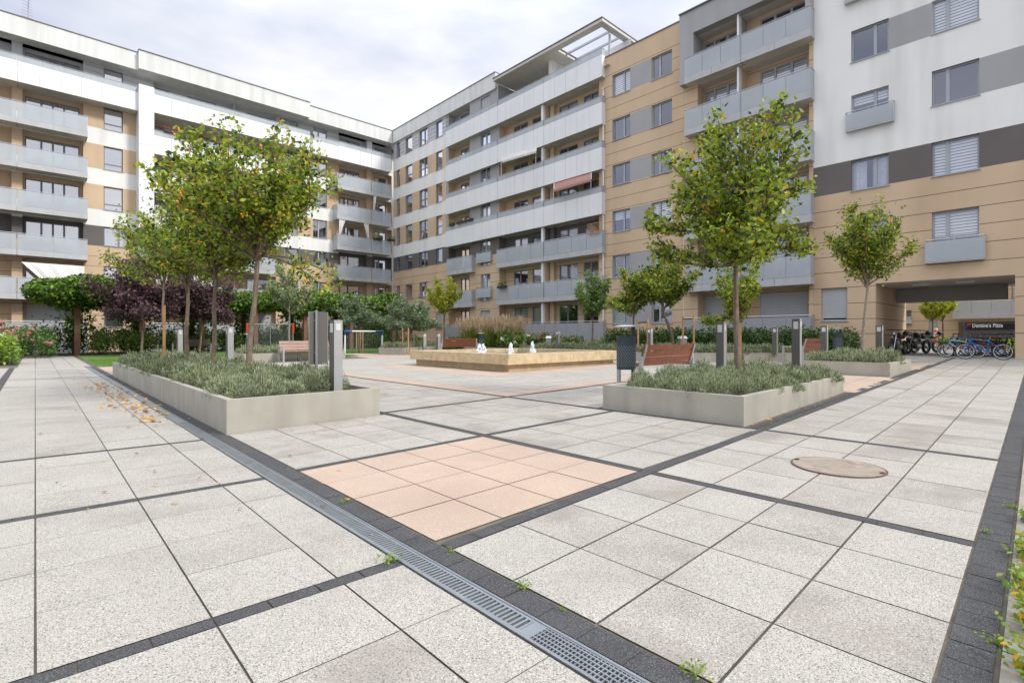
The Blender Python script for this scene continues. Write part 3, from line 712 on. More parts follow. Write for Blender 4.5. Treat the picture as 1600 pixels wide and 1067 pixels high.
m = MB(); m.tube([FC.P(aB(1024), 17, -1.2), FC.P(aB(1024), 17.35, -1.2)], .1, METAL, 10); m.lathe([(.18, 0), (.18, .1), (.02, .18)], METAL, FC.P(aB(1024), 17.42, -1.2), 12); m.build('roof_vent', rc, world=True)

rd = building('apartment_block', 'grey-framed bay of stacked double balconies beside the tall white block', (25.5, 10.7, .3)); FD = Fac('B', 25.5, rd)
dw = MB(); holes = []; H0 = aB(1271)
La, Lb_, Lc_ = aB(1090), aB(1157), aB(1264)
for k in range(6):
    f = RT[k]-1.1; c = RT[k+1]-1.42 if k < 5 else 15.75; holes += [(Lb_+.05, La, f, c), (Lc_, Lb_-.05, f, c)]
FD.wall(dw, H0+.005, G0, -1.4, 16.9, 0, holes, lambda a, z: TAN, grooves=gall)
for k in range(6):
    f = RT[k]-1.1; c = RT[k+1]-1.42 if k < 5 else 15.75; D = .65; Xb = 26.15; gg = [z for z in gall if f < z < c]
    for (a0, a1), (u0, u1, dv) in (((Lb_+.05, La), (1158, 1095, (.36, .72))), ((Lc_, Lb_-.05), (1262, 1188, (.33, .68)))):
        h = (max(a0+.03, aB(u0, Xb)), min(a1-.05, aB(u1, Xb)), f+.05, c-.2)
        FD.loggia(dw, a0, a1, f, c, D, 0, GREYP if k == 5 else TAN, TAN, holes=[h], grooves=gg)
        FD.window(*h, -D, dv, 'shutter' if k == 0 else random.choice(['none', 'curtain', 'half', 'none']), mat=LFRAME, sill=False, reveal=.06)
    FD.box(dw, Lb_-.045, Lb_+.045, f+.01, c-.01, -.65, .3, WPAN)
dw.build('wall', rd, world=True)
m = MB(); FD.box(m, La, G0-.01, 13.27, 16.97, .003, .46, GREYP); FD.box(m, H0+.01, Lc_+.02, 13.27, 16.97, .003, .46, GREYP); FD.box(m, Lc_+.02, La, 15.76, 16.97, .003, .46, GREYP)
m.build('surround', rd, world=True)
m = MB(); FD.box(m, H0+.01, G0, 16.97, 17.03, -10.9, .54, CAP); m.build('roof', rd, world=True)
m = MB(); m.tube([FD.P(aB(1079), 3.3, .06), FD.P(aB(1079), 6.0, .06)], .045, METAL); m.build('downpipe', rd, world=True)
for k in range(6):
    zr = RT[k]; st = 'glass' if k else 'solid'; zb = zr-1.38 if k else -1.2
    FD.balcony(aB(1157, 25.0), aB(1069, 25.0), zb, zr, .5, 0, st, 1.05, (0, 1)); FD.balcony(aB(1267, 25.0), aB(1157, 25.0)-.02, zb, zr, .5, 0, st, 1.05, (1, 0))

# ---------- white block with the drive-through ----------------------
re_ = building('apartment_block', 'tall white, charcoal and tan block on the right with an open passage through it', (25.5, 2, .3)); FE = Fac('B', 25.5, re_)
ew = MB(); holes = []; EE = -14; P0, P1 = aB(1586), aB(1368)
c1 = (aB(1388.5), aB(1330)); c2 = (aB(1530), aB(1456)); c3 = (c2[0]-4.6, c2[0]-2.6)
c1s = [(3.42, 4.78), (6.17, 7.45), (8.9, 10.24), (11.64, 12.98), (14.4, 15.72)]
c2s = [(2.9, 4.78), (6.17, 7.48), (8.9, 10.26), (11.69, 12.98), (14.4, 15.72)]
for z in c1s: holes.append((*c1, *z, 'w'))
for z in c2s: holes += [(*c2, *z, 'w'), (*c3, *z, 'w')]
gw = (aB(1324), aB(1283), .66, 2.08); holes.append((*gw, 'w')); holes.append((P0, P1, -1.4, 2.18))
def ce(a, z):
    if z < 6.2: return TAN
    if z < 7.5: return DARK
    if 11.66 < z < 12.95 and c2[1] < a < c1[0]: return GREYP
    if 8.92 < z < 10.24 and c3[1] < a < c2[0]: return GREYP
    if 14.4 < z < 15.7 and c1[1] < a: return WHITE
    return WHITE
FE.wall(ew, EE, H0, -1.4, 20, 0, holes, ce, zcuts=[6.2, 7.5, 11.66, 12.95, 8.92, 10.24], grooves=[.1]+GROOV)
# passage tunnel
X1 = 31.6-25.5; TG = [-.55, .05, .73, 1.4]
for a in (P0, P1):
    zz = [-1.4]
    for z in TG: zz += [z-.013, z+.013]
    zz.append(2.18)
    for i in range(len(zz)-1): FE.q(ew, [(a, zz[i], 0), (a, zz[i+1], 0), (a, zz[i+1], -X1), (a, zz[i], -X1)], GROOVE if i % 2 else TAN)
FE.box(ew, P0+.4, P1, 1.55, 2.17, -4.4, -3.9, GREYP)
FE.q(ew, [(P0, 2.18, 0), (P1, 2.18, 0), (P1, 2.18, -X1), (P0, 2.18, -X1)], CEIL)
FE.wall(ew, EE, H0, -1.4, 20, -X1, [(P0, P1, -1.4, 2.18)], lambda a, z: TAN)
ew.build('wall', re_, world=True)
for i, z in enumerate(c1s): FE.window(*c1, *z, 0, (.36,), ['curtain', 'curtain', 'half', 'none', 'none'][i], mat=LFRAME)
for i, z in enumerate(c2s): FE.window(*c2, *z, 0, (.66,), ['half', 'blind', 'none', 'blind', 'half'][i], mat=LFRAME); FE.window(*c3, *z, 0, (.66,), mat=LFRAME)
FE.window(*gw, 0, (), 'shutter', mat=LFRAME)
juliet(FE, 1322, 1396.5, 8.72, 9.5); juliet(FE, 1320, 1396, 14.2, 15.0); juliet(FE, 1446, 1539, 2.85, 3.7)
a_, b_ = c3[0]-.25, c3[1]+.25
m = MB(); FE.box(m, a_, b_, 2.8, 3.62, .1, .2, SLAB); m.build('window_guard', re_, world=True)
m = MB(); FE.box(m, EE, H0, 20, 20.1, -X1, .05, CAP); FE.box(m, H0-.01, H0, 16.9, 20, -X1, -.01, WHITE); m.build('roof', re_, world=True)
m = MB()
for a in (3.8, 2.4): FE.box(m, a-.06, a+.5, 2.12, 2.176, -1.8, -1.55, WHITEP)
FE.box(m, 2.0, 3.3, 2.13, 2.176, -5.4, -5.2, WHITEP); m.build('ceiling_light', re_, world=True)

# ---------- block beyond the passage ---------------------------------
rf = building('apartment_block', 'tan apartment block with a grey balcony seen through the passage', (50, 4, .3)); FF = Fac('B', 50.0, rf)
def a5(u, X=50): return X/rat(u)
fw = MB(); o0_, o1_ = -14, a5(1497)
wn = (a5(1465), a5(1451), -.3, 1.35)
FF.wall(fw, -14, 26, -1.4, 9, 0, [(o0_, o1_, -1.4, 1.05), (*wn, 'w'), (a5(1424), a5(1416), .9, 2.0, 'w'), (1.2, 2.4, 2.6, 4.2, 'w'), (-1.0, .4, 2.6, 4.2, 'w')], lambda a, z: TAN, grooves=[-.3+.72*i for i in range(9)])
FF.q(fw, [(o1_, -1.4, 0), (o1_, 1.05, 0), (o1_, 1.05, -2.5), (o1_, -1.4, -2.5)], TAN); FF.q(fw, [(o0_, 1.05, 0), (o1_, 1.05, 0), (o1_, 1.05, -9), (o0_, 1.05, -9)], CEIL)
fw.build('wall', rf, world=True)
FF.window(*wn, 0, (), 'shutter', mat=LFRAME); FF.window(a5(1424), a5(1416), .9, 2.0, 0, ()); FF.window(1.2, 2.4, 2.6, 4.2, 0, (.5,)); FF.window(-1, .4, 2.6, 4.2, 0, (.5,))
FF.balcony(-14, a5(1488, 49), 1.25, 2.5, 1.0, 0, 'glass', 1.0, (0, 1)); FF.balcony(a5(1424, 49.8), a5(1414, 49.8), .95, 1.5, .2, 0, 'glass', .8)
m = MB(); FF.box(m, -14, 26, 9, 9.2, -9, .1, CAP); m.build('roof', rf, world=True)
rg = building('shop_building', 'distant tan shop front with a dark sign band behind the bicycles', (70, 3, .3))
m = MB(); FG = Fac('B', 70.0, rg); rg['_o'] = (70, 3, .3)
FG.wall(m, -20, 12, -1.4, 6, 0, [], lambda a, z: TAN if z > 1.4 else DARK, zcuts=[1.4]); m.build('wall', rg, world=True)
m = MB(); FG.box(m, a5(1590, 69.8), a5(1508, 69.8), 0.78, 1.36, .02, .15, M('sign_black', (.02, .02, .03), .4)); sg = m.build('sign_band', rg, world=True)
def text(body, size, mat, loc, rot, parent, name='lettering', ext=.01):
    cu = bpy.data.curves.new(name, 'FONT'); cu.body = body; cu.size = size; cu.extrude = ext; cu.offset = .022; cu.space_character = 1.08
    t = bpy.data.objects.new('tmp', cu); COL.objects.link(t); dg = bpy.context.evaluated_depsgraph_get(); dg.update()
    me = bpy.data.meshes.new_from_object(t.evaluated_get(dg)); bpy.data.objects.remove(t)
    o = bpy.data.objects.new(name, me); COL.objects.link(o); me.materials.append(mat); o.parent = parent
    o.location = np.array(loc)-np.array(parent.get('_o', (0, 0, 0))) ; o.rotation_euler = rot; return o
tx = text("Domino's Pizza", .56, WHITEP, FG.P(a5(1519, 69.8), .88, .17), (R_(90), 0, R_(-90)), rg); tx.scale = (.6, 1, 1)
m = MB(); ly = a5(1511.5, 69.8)
c_ = FG.P(ly, 1.08, .18)
def tile(cx, cz, r, mat):
    pts = [(c_[0], c_[1]+cx+r*cos(t), c_[2]+cz+r*sin(t)) for t in (0, pi/2, pi, 3*pi/2)]; m.quad(pts, mat)
tile(.12, -.12, .2, M('logo_blue', (.02, .08, .3), .4)); tile(-.12, .12, .2, M('logo_red', (.6, .03, .05), .4))
m.build('logo_tile', rg, world=True)

# ================================================================== PLANTERS, FOUNTAIN
def planter(poly, h, label, t=.08, soil=.05, joints=2.0):
    n = len(poly); cx = sum(p[0] for p in poly)/n; cy = sum(p[1] for p in poly)/n; zb = min(g(p[0]) for p in poly)
    r = thing('planter', label, 'planter', (cx, cy, g(cx)), 0, 'concrete planters of the courtyard'); r['_o'] = (cx, cy, g(cx))
    top = g(cx)+h; m = MB()
    def inset(i, d):
        p = np.array(poly[i]); a = np.array(poly[i-1])-p; b = np.array(poly[(i+1) % n])-p
        a = a/np.linalg.norm(a); b = b/np.linalg.norm(b); s_ = a+b; sn = abs(a[0]*b[1]-a[1]*b[0])
        return p+s_/sn*d
    ins = [inset(i, t) for i in range(n)]
    for i in range(n):
        p, q = np.array(poly[i]), np.array(poly[(i+1) % n]); pi_, qi = ins[i], ins[(i+1) % n]
        L_ = np.linalg.norm(q-p); k = max(1, round(L_/joints)); gp = .006/L_
        for j in range(k):
            s0, s1 = j/k+(gp if j else 0), (j+1)/k-(gp if j < k-1 else 0)
            P_ = [p+(q-p)*s0, p+(q-p)*s1, pi_+(qi-pi_)*s1, pi_+(qi-pi_)*s0]
            m.hexa([(*v, zb-.1) for v in P_]+[(*v, top) for v in P_], CONC)
    m.build('wall', r, world=True)
    m = MB(); m.quad([(*v, top-soil) for v in ins], SOIL); m.build('soil', r, world=True); r['top'] = top-soil; return r
p1 = planter([(1.56, 6.34), (3.44, 6.34), (3.44, 17.8), (1.56, 17.8)], .375, 'long concrete planter at left front with four trees, lavender and two bollard lights')
p2 = planter([(5.98, 2.5), (10.42, 2.62), (10.42, 4.55), (5.98, 4.5)], .315, 'concrete planter in front of the wooden bench, holding one orange-fruited tree')
p3 = planter([(14.3, 2.68), (16.95, 2.72), (16.95, 4.55), (14.3, 4.5)], .30, 'small concrete planter nearest the passage, holding one slim tree', joints=1.4)
p4 = planter([(18.95, 6.45), (21.6, 6.45), (21.6, 24.5), (18.2, 24.5), (16.1, 17.5), (16.1, 9.2)], .30, 'long angled concrete planter behind the fountain along the right hand block')
p5 = planter([(5.8, 21.3), (9.9, 21.3), (9.9, 23.2), (5.8, 23.2)], .34, 'concrete planter behind the pale slatted bench beside the lawn')
p6 = planter([(13.5, 22.3), (17.8, 25.4), (16.9, 26.8), (12.9, 23.9)], .34, 'low concrete planter behind the left end of the fountain')
# fountain
fo = thing('fountain', 'low square travertine fountain basin with small foaming jets', 'fountain', (12.1, 12.9, g(12.1))); fo['_o'] = (12.1, 12.9, g(12.1))
fx0, fx1, fy0, fy1 = 9.5, 14.7, 10.35, 15.4; fz = g(9.5)
m = MB(); e_ = .16
m.box(fx0+e_, fx1-e_, fy0+e_, fy1-e_, fz-.1, fz+.20, STONE); m.build('plinth', fo, world=True)
m = MB(); T = .30; za, zb_ = fz+.205, fz+.50
for (a, b, c, d) in ((fx0, fx1, fy0, fy0+T), (fx0, fx1, fy1-T, fy1), (fx0, fx0+T, fy0+T+.004, fy1-T-.004), (fx1-T, fx1, fy0+T+.004, fy1-T-.004)):
    if b-a > d-c:
        xs_ = lin(a, b, 4)
        for i in range(4): m.box(xs_[i]+.003, xs_[i+1]-.003, c, d, za, zb_, STONE)
    else:
        xs_ = lin(c, d, 4)
        for i in range(4): m.box(a, b, xs_[i]+.003, xs_[i+1]-.003, za, zb_, STONE)
m.build('basin_rim', fo, world=True)
WAT = M('water', (.10, .13, .13), .08, var=.2, scale=2, bump=.5, bscale=9)
m = MB(); m.quad([(fx0+T, fy0+T, zb_-.1), (fx1-T, fy0+T, zb_-.1), (fx1-T, fy1-T, zb_-.1), (fx0+T, fy1-T, zb_-.1)], WAT); m.build('water', fo, world=True)
FOAM = M('foam', (.85, .87, .9), .5, var=.05, bump=.6, bscale=40)
for (u, d, top) in ((749, 16.2, 537), (755, 16.8, 537), (798, 15.6, 535), (832, 16.0, 533)):
    t_ = (u-800)/800; X_, Y_ = SF*d+CF*t_*d, CF*d-SF*t_*d; m = MB(); ht = CAMH+(525-top)*d/800-(zb_-.1)
    for k in range(90):
        a = random.uniform(0, 2*pi); q = random.random(); rr = (1.05-q)**.5*.085*random.uniform(.2, 1)
        m.ball((X_+rr*1.2*cos(a), Y_+rr*1.2*sin(a), zb_-.1+q*ht*.95), random.uniform(.012, .032)*(1.2-q*.6), FOAM, 4, 1.7)
    m.build('water_jet', fo, world=True)

# ================================================================== FOLIAGE
def quickmesh(name, verts, nq, V=(), F=()):
    me = bpy.data.meshes.new(name); allv = np.concatenate([verts, np.array(V)]) if len(V) else verts
    idx = np.arange(4*nq); st = np.arange(nq)*4
    if len(F): idx = np.concatenate([idx, np.array(F).ravel()]); st = np.concatenate([st, 4*nq+3*np.arange(len(F))])
    me.vertices.add(len(allv)); me.vertices.foreach_set('co', allv.astype(np.float32).ravel())
    me.loops.add(len(idx)); me.loops.foreach_set('vertex_index', idx.astype(np.int32))
    me.polygons.add(len(st)); me.polygons.foreach_set('loop_start', st.astype(np.int32)); me.update(calc_edges=True); return me
def leaf_mesh(name, pts, size, mats, weights, parent, elong=1.5, up=.5, fruits=0, fruitmat=None, fsize=.022, dirs=None, off=(0, 0, 0), droop=0):
    n = len(pts); pts = np.asarray(pts, float)-np.array(off)
    nor = RNG.normal(size=(n, 3)); nor[:, 2] += up*1.5; nor /= np.linalg.norm(nor, axis=1)[:, None]
    d = RNG.normal(size=(n, 3)); d[:, 2] -= droop; d -= nor*(d*nor).sum(1)[:, None]; d /= np.linalg.norm(d, axis=1)[:, None]
    s = np.cross(nor, d); sz = size*RNG.uniform(.6, 1.25, size=(n, 1))
    v = np.empty((n, 4, 3)); v[:, 0] = pts-d*sz*.5*elong; v[:, 2] = pts+d*sz*.5*elong
    fold = nor*sz*.12
    v[:, 1] = pts+s*sz*.42+fold+d*sz*.1; v[:, 3] = pts-s*sz*.42+fold+d*sz*.1
    mi = RNG.choice(len(mats), size=n, p=np.array(weights)/sum(weights))
    V = []; F = []; mi = list(mi); mats = list(mats); mi2 = []
    if fruits:
        mats.append(fruitmat); k = len(mats)-1
        cl = pts[RNG.integers(0, n, size=max(1, fruits//5))]
        for c in cl:
            for _ in range(5):
                q = c+RNG.normal(size=3)*.045; b = len(V)+4*n; r = fsize*random.uniform(.7, 1.1)
                for dx in ((r, 0, 0), (0, r, 0), (-r, 0, 0), (0, -r, 0), (0, 0, r), (0, 0, -r)): V.append(tuple(q+np.array(dx)))
                for f in ((0, 1, 4), (1, 2, 4), (2, 3, 4), (3, 0, 4), (1, 0, 5), (2, 1, 5), (3, 2, 5), (0, 3, 5)): F.append(tuple(b+i for i in f)); mi.append(k)
    me = quickmesh(name, v.reshape(-1, 3), n, V, F)
    for m in mats: me.materials.append(m)
    me.polygons.foreach_set('material_index', [int(x) for x in mi]); me.update()
    o = bpy.data.objects.new(name, me); COL.objects.link(o)
    if parent is not None: o.parent = parent
    return o
LG = leafmat('leaf_green', (.21, .31, .035), tr=.38); LY = leafmat('leaf_lime', (0.4, 0.445, 0.045), tr=.38); LD = leafmat('leaf_dark', (0.055, 0.095, 0.016), tr=.38)
LO = leafmat('leaf_amber', (.66, .36, .02)); FR = M('crab_apple', (.75, .33, .03), .4, var=.2)
LPUR = leafmat('leaf_purple', (.065, .030, .040), tr=.2); LPUR2 = leafmat('leaf_plum', (.12, .065, .075), tr=.2)
LSI = leafmat('leaf_silver', (.26, .32, .22)); LSI2 = leafmat('leaf_sage', (.13, .19, .11)); LBR = leafmat('leaf_fresh', (.20, .36, .05)); LYY = leafmat('leaf_yellow', (.42, .47, .06))
LHED = leafmat('leaf_hedge', (.065, .135, .035)); LHED2 = leafmat('leaf_hedge_light', (.15, .26, .06))
def tree(label, x, y, z0, trunk_h, crown_h, rad, nleaf, size, mats, wts, tr=.045, seed=1, name='tree', lean=(0, 0), nlimb=11, fruits=0, group='trees of the courtyard', bark=None, spread=.11, up=.4, flat=1.0, droop=0, low=.25, branch_low=None, crownc=None):
    random.seed(seed); bark = bark or BARK
    root = thing(name, label, 'tree', (x, y, z0), 0, group); m = MB(); lx, ly = lean
    top = np.array([lx, ly, trunk_h]); zc = trunk_h+crown_h*.45
    cx, cy = (lx, ly) if crownc is None else crownc
    k = 15; pts = [np.array([lx*t*t+.02*sin(t*7+seed), ly*t*t+.02*cos(t*5+seed), trunk_h*t]) for t in np.linspace(0, 1, k)]
    m.tube(pts+[top+np.array([cx-lx, cy-ly, crown_h*.55])*.6], [tr*1.3]+[tr*(1-.35*i/k)*random.uniform(.93, 1.08) for i in range(1, k)]+[tr*.35], bark, 9)
    P = []
    for i in range(nlimb):
        a = 2*pi*i*.382*1.0+random.uniform(-.35, .35); h = random.uniform(-.05, .45)*crown_h*.6
        st = top+np.array([(cx-lx)*.4, (cy-ly)*.4, max(-.1, h)])
        el = random.uniform(low, 1.25); rr = rad*random.uniform(.6, 1.2)
        en = np.array([cx+cos(a)*rr*cos(el)*1.05, cy+sin(a)*rr*cos(el)*1.05, trunk_h+crown_h*(.12+.88*sin(el)*random.uniform(.75, 1.1))])
        en[2] = max(en[2], st[2]-.25)
        mid = (st+en)/2+np.array([0, 0, -.05*crown_h])+RNG.normal(size=3)*.04
        L = []
        for t in np.linspace(0, 1, 8): L.append((1-t)**2*st+2*t*(1-t)*mid+t*t*en)
        m.tube(L, [tr*.5*(1-.8*t)+.003 for t in np.linspace(0, 1, 8)], bark, 5)
        for q in range(2, 8):
            for _ in range(3):
                b = L[q]; dirn = RNG.normal(size=3); dirn[2] = abs(dirn[2])*.9+.15; dirn /= np.linalg.norm(dirn)
                ln = rad*random.uniform(.18, .42)*(1.1-.06*q); e2 = b+dirn*ln*np.array([1, 1, flat])
                m.tube([b, (b+e2)/2+RNG.normal(size=3)*.015, e2], [.008*tr/.045, .006*tr/.045, .002], bark, 4)
                for t in np.linspace(.15, 1.05, 6): P.append((b+(e2-b)*t, spread*(.85-.3*t)))
    for i in range(int(nlimb*1.3)):                       # long upright shoots standing out of the crown
        a = random.uniform(0, 2*pi); rr = rad*random.uniform(.1, .8); b = np.array([cx+rr*cos(a), cy+rr*sin(a), trunk_h+crown_h*(.92-.45*(rr/rad)**2)*random.uniform(.75, 1)])
        e2 = b+np.array([cos(a)*.12*rad, sin(a)*.12*rad, random.uniform(.1, .24)*crown_h]); m.tube([b-(0, 0, .2), b, e2], [.006*tr/.045, .004*tr/.045, .0015], bark, 4)
        for t in np.linspace(0, 1, 3): P.append((b+(e2-b)*t, size*.9))
    if branch_low:
        for (ex, ey, ez) in branch_low:
            st = top+np.array([0, 0, .1]); en = np.array([ex, ey, ez]); L = [(1-t)**2*st+2*t*(1-t)*((st+en)/2+np.array([0, 0, .25]))+t*t*en for t in np.linspace(0, 1, 8)]
            m.tube(L, [tr*.4*(1-.8*t)+.002 for t in np.linspace(0, 1, 8)], bark, 5)
            for q in range(3, 8):
                for _ in range(5): P.append((L[q]+RNG.normal(size=3)*.07, spread*.8))
    m.build('trunk', root, smooth=True)
    idx = RNG.integers(0, len(P), size=nleaf); base = np.array([P[i][0] for i in idx]); sp = np.array([P[i][1] for i in idx])[:, None]
    base = base+RNG.normal(size=(nleaf, 3))*sp
    base = base[base[:, 2] > trunk_h-.35 if not branch_low else base[:, 2] > trunk_h-1.2]
    leaf_mesh('crown', base, size, mats, wts, root, fruits=fruits, fruitmat=FR, up=up, droop=droop)
    return root
MIX = ([LG, LY, LD, LO], (8, 7, 3.8, .45))
s1 = p1['top']; s2 = p2['top']; s3 = p3['top']
tree('fullest orange-fruited tree, nearest of the row in the left planter', 2.5, 8.8, s1, 1.95, 2.1, 1.42, 11500, .06, *MIX, tr=.05, seed=3, nlimb=18, fruits=360, crownc=(.08, .0), lean=(.12, .0), spread=.10, branch_low=[(1.25, -.35, 1.75), (1.0, -.5, 1.55)])
tree('second tree of the left planter row, reddish trunk behind the nearest tree', 2.5, 11.1, s1, 1.75, 2.1, 1.2, 7000, .06, *MIX, tr=.045, seed=5, nlimb=14, fruits=160, lean=(.05, 0))
tree('third tree of the left planter row with a straight grey trunk', 2.5, 13.4, s1, 1.8, 2.2, 1.2, 6000, .065, [LG, LD, LY, LO], (6, 3, 4, .4), tr=.05, seed=8, nlimb=12, fruits=20)
tree('farthest tree of the left planter row, sparse crown and timber support stake', 2.5, 16.3, s1, 1.9, 2.35, 1.15, 6000, .06, [LY, LG, LYY, LSI2], (4, 4, 2, 3), tr=.04, seed=12, nlimb=11)
tree('orange-fruited tree in the planter before the varnished bench', 8.1, 3.5, s2, 1.9, 2.2, 1.18, 12000, .062, *MIX, tr=.052, seed=21, nlimb=19, fruits=60, crownc=(-.1, 0), spread=.105, low=-.1)
tree('slim pale-trunked tree beside the passage entrance', 16.2, 3.62, s3, 1.95, 2.3, .92, 7800, .065, [LG, LY, LD, LO], (8, 6, 4, .6), tr=.045, seed=30, nlimb=14, bark=PALEBARK, lean=(.15, -.05), fruits=40, low=.45)
s4 = p4['top']
def at(u, d): t = (u-800)/800; return SF*d+CF*t*d, CF*d-SF*t*d
x, y = at(1160, 15.5); tree('low crooked tree with a drooping ring-shaped branch, behind the planter tree', x, y, .3, 1.1, 1.75, .9, 4600, .07, [LG, LY, LD, LO], (8, 6, 4, .5), tr=.045, seed=41, nlimb=9, lean=(-.1, .1), low=-.3)
x, y = at(1052, 20.0); tree('leaning dark green tree tied to wooden stakes behind the bench', x, y, s4, 1.55, 2.1, 1.35, 6500, .085, [LG, LD, LY, LO], (8, 6, 3, .6), tr=.07, seed=44, nlimb=13, lean=(-.45, .2), crownc=(-.35, .2))
x, y = at(990, 20.6); tree('green tree left of the leaning one with low drooping foliage', x, y, s4, 1.6, 1.75, 1.15, 4500, .085, [LG, LD, LY, LO], (8, 4, 4, .8), tr=.05, seed=46, nlimb=11, low=-.1)
x, y = at(926, 22.6); tree('small round-headed tree before the ground floor terrace', x, y, s4, 1.35, 2.0, 1.0, 4800, .08, [LSI2, LG, LBR], (5, 6, 2), tr=.05, seed=48, nlimb=11)
x, y = at(694, 33); tree('bright yellow-green young tree by the corner of the middle block', x, y, .3, 2.1, 2.35, 1.3, 4500, .11, [LYY, LY, LO], (6, 6, .6), tr=.07, seed=50, nlimb=11)
x, y = at(452, 25); tree('pale variegated young tree in front of the pergola', x, y, .3, 1.9, 2.1, 1.45, 3600, .09, [LSI, LSI2, LY], (6, 4, 3), tr=.05, seed=52, nlimb=10, bark=PALEBARK)
x, y = at(222, 27.5); tree('broad purple-leaved plum tree at the left', x, y, .1, 1.7, 3.2, 2.2, 13000, .12, [LPUR, LPUR2], (6, 4), tr=.07, seed=54, nlimb=20, spread=.26, up=.2, low=-.15)
x, y = at(312, 29.5); tree('smaller purple-leaved plum tree behind the left planter trunks', x, y, .1, 1.9, 2.6, 1.5, 7500, .12, [LPUR, LPUR2], (5, 5), tr=.06, seed=56, nlimb=15, spread=.26, low=-.15, lean=(.3, .2))
x, y = at(560, 29); tree('silvery pear tree held by pale stakes behind the goal', x, y, .2, 1.35, 1.65, 1.45, 6000, .085, [LSI, LSI2, LG], (5, 6, 2), tr=.05, seed=58, nlimb=14, low=.0)
x, y = at(642, 27); tree('wide silvery shrub tree left of the fountain corner', x, y, .2, .9, 1.85, 1.35, 7500, .085, [LSI, LSI2, LG], (5, 7, 2), tr=.06, seed=60, nlimb=15, low=.0)
x, y = at(1457, 34.4); tree('left of the two lime-leaved trees beyond the passage', x, y, .4, 1.7, 1.6, 1.2, 2600, .13, [LYY, LY], (4, 6), tr=.07, seed=62, nlimb=10)
x, y = at(1473, 34.8); tree('right of the two lime-leaved trees beyond the passage', x, y, .4, 1.75, 1.6, 1.3, 2600, .13, [LYY, LY], (3, 7), tr=.07, seed=63, nlimb=10)

# lavender ------------------------------------------------------------
LAV = [leafmat('lavender_grey', (.37, .41, .265), tr=.3), leafmat('lavender_green', (.25, .31, .145), tr=.3), leafmat('lavender_deep', (.085, .115, .045), tr=.2), leafmat('lavender_tip', (.52, .54, .39), tr=.3)]
def blades(name, pts, h, w, mats, wts, origin, kind='stuff', label=None, cat=None, lean=.35, rz=None):
    n = len(pts); pts = np.asarray(pts)-np.array(origin); hh = h*RNG.uniform(.55, 1.15, size=(n, 1)) if np.isscalar(h) else (h*RNG.uniform(.6, 1.1, size=n))[:, None]
    d = RNG.normal(size=(n, 3))*lean; d[:, 2] = 1; d /= np.linalg.norm(d, axis=1)[:, None]
    if rz is not None: d = d*.6+rz; d /= np.linalg.norm(d, axis=1)[:, None]
    s = np.cross(d, RNG.normal(size=(n, 3))); s /= np.linalg.norm(s, axis=1)[:, None]
    v = np.empty((n, 4, 3)); v[:, 0] = pts-s*w*.25; v[:, 1] = pts+s*w*.25; v[:, 2] = pts+d*hh*.6+s*w*.5; v[:, 3] = pts+d*hh
    v2 = v.copy(); v = np.concatenate([v[:, [0, 1, 2, 3]]], 1).reshape(-1, 3)
    me = quickmesh(name, v, n)
    for m in mats: me.materials.append(m)
    me.polygons.foreach_set('material_index', [int(x) for x in RNG.choice(len(mats), size=n, p=np.array(wts)/sum(wts))]); me.update()
    o = bpy.data.objects.new(name, me); COL.objects.link(o); o.location = origin; props(o, label, cat, None, kind); return o
def inpoly(x, y, poly):
    c = False; n = len(poly)
    for i in range(n):
        x0, y0 = poly[i]; x1, y1 = poly[i-1]
        if (y0 > y) != (y1 > y) and x < (x1-x0)*(y-y0)/(y1-y0)+x0: c = not c
    return c
def lavender(poly, z, label, bush=.36, dens=1.0, exclude=(), wt=(5, 5, 3, 1.8)):
    xs_ = [p[0] for p in poly]; ys_ = [p[1] for p in poly]; P = []; Dd = []
    x = min(xs_)+bush*.5; row = 0
    while x < max(xs_)-bush*.35:
        y = min(ys_)+bush*(.5 if row % 2 else .95)
        while y < max(ys_)-bush*.35:
            px, py = x+random.uniform(-.05, .05), y+random.uniform(-.08, .08)
            if inpoly(px, py, poly) and not any(math.hypot(px-a, py-b) < r for a, b, r in exclude):
                r = bush*random.uniform(.44, .72); H = random.uniform(.17, .36); dd = math.hypot(px, py)
                n = int(1500*dens*min(1, (8.5/dd)**1.5)); q = RNG.normal(size=(n, 3)); q[:, 2] = np.abs(q[:, 2]); q /= np.linalg.norm(q, axis=1)[:, None]
                lump = 1+.13*np.sin(q[:, :1]*11+px*7)*np.cos(q[:, 1:2]*12+py*5)
                P.append(np.array([px, py, z])+q*RNG.uniform(.72, 1.05, size=(n, 1))*lump*np.array([r, r, H])); Dd.append(q*np.array([1, 1, 1.3])+np.array([0, 0, .5]))
            y += bush*1.02
        x += bush*.9; row += 1
    P = np.concatenate(P); D = np.concatenate(Dd); k = np.clip(np.hypot(P[:, 0], P[:, 1])/8, .9, 2.2)
    blades('lavender', P, .046*k, .0125*k[:, None], LAV, wt, (float(np.mean(xs_)), float(np.mean(ys_)), z), label=label, cat='lavender', lean=.75, rz=D)
lavender([(1.65, 6.42), (3.36, 6.42), (3.36, 17.7), (1.65, 17.7)], s1-.03, 'grey-green lavender filling the long left planter', exclude=[(3.2, 6.6, .28), (2.9, 6.5, .2)])
lavender([(6.06, 2.6), (10.3, 2.72), (10.3, 4.45), (6.06, 4.4)], s2-.03, 'grey-green lavender filling the planter with the fruiting tree')
lavender([(14.4, 2.78), (16.85, 2.82), (16.85, 4.45), (14.4, 4.4)], s3-.03, 'lavender filling the small planter by the passage')
lavender([(18.95, 6.6), (20.2, 6.6), (18.9, 10), (18.9, 17), (16.3, 17), (16.3, 9.4)], s4-.03, 'blue-green lavender band along the angled planter')
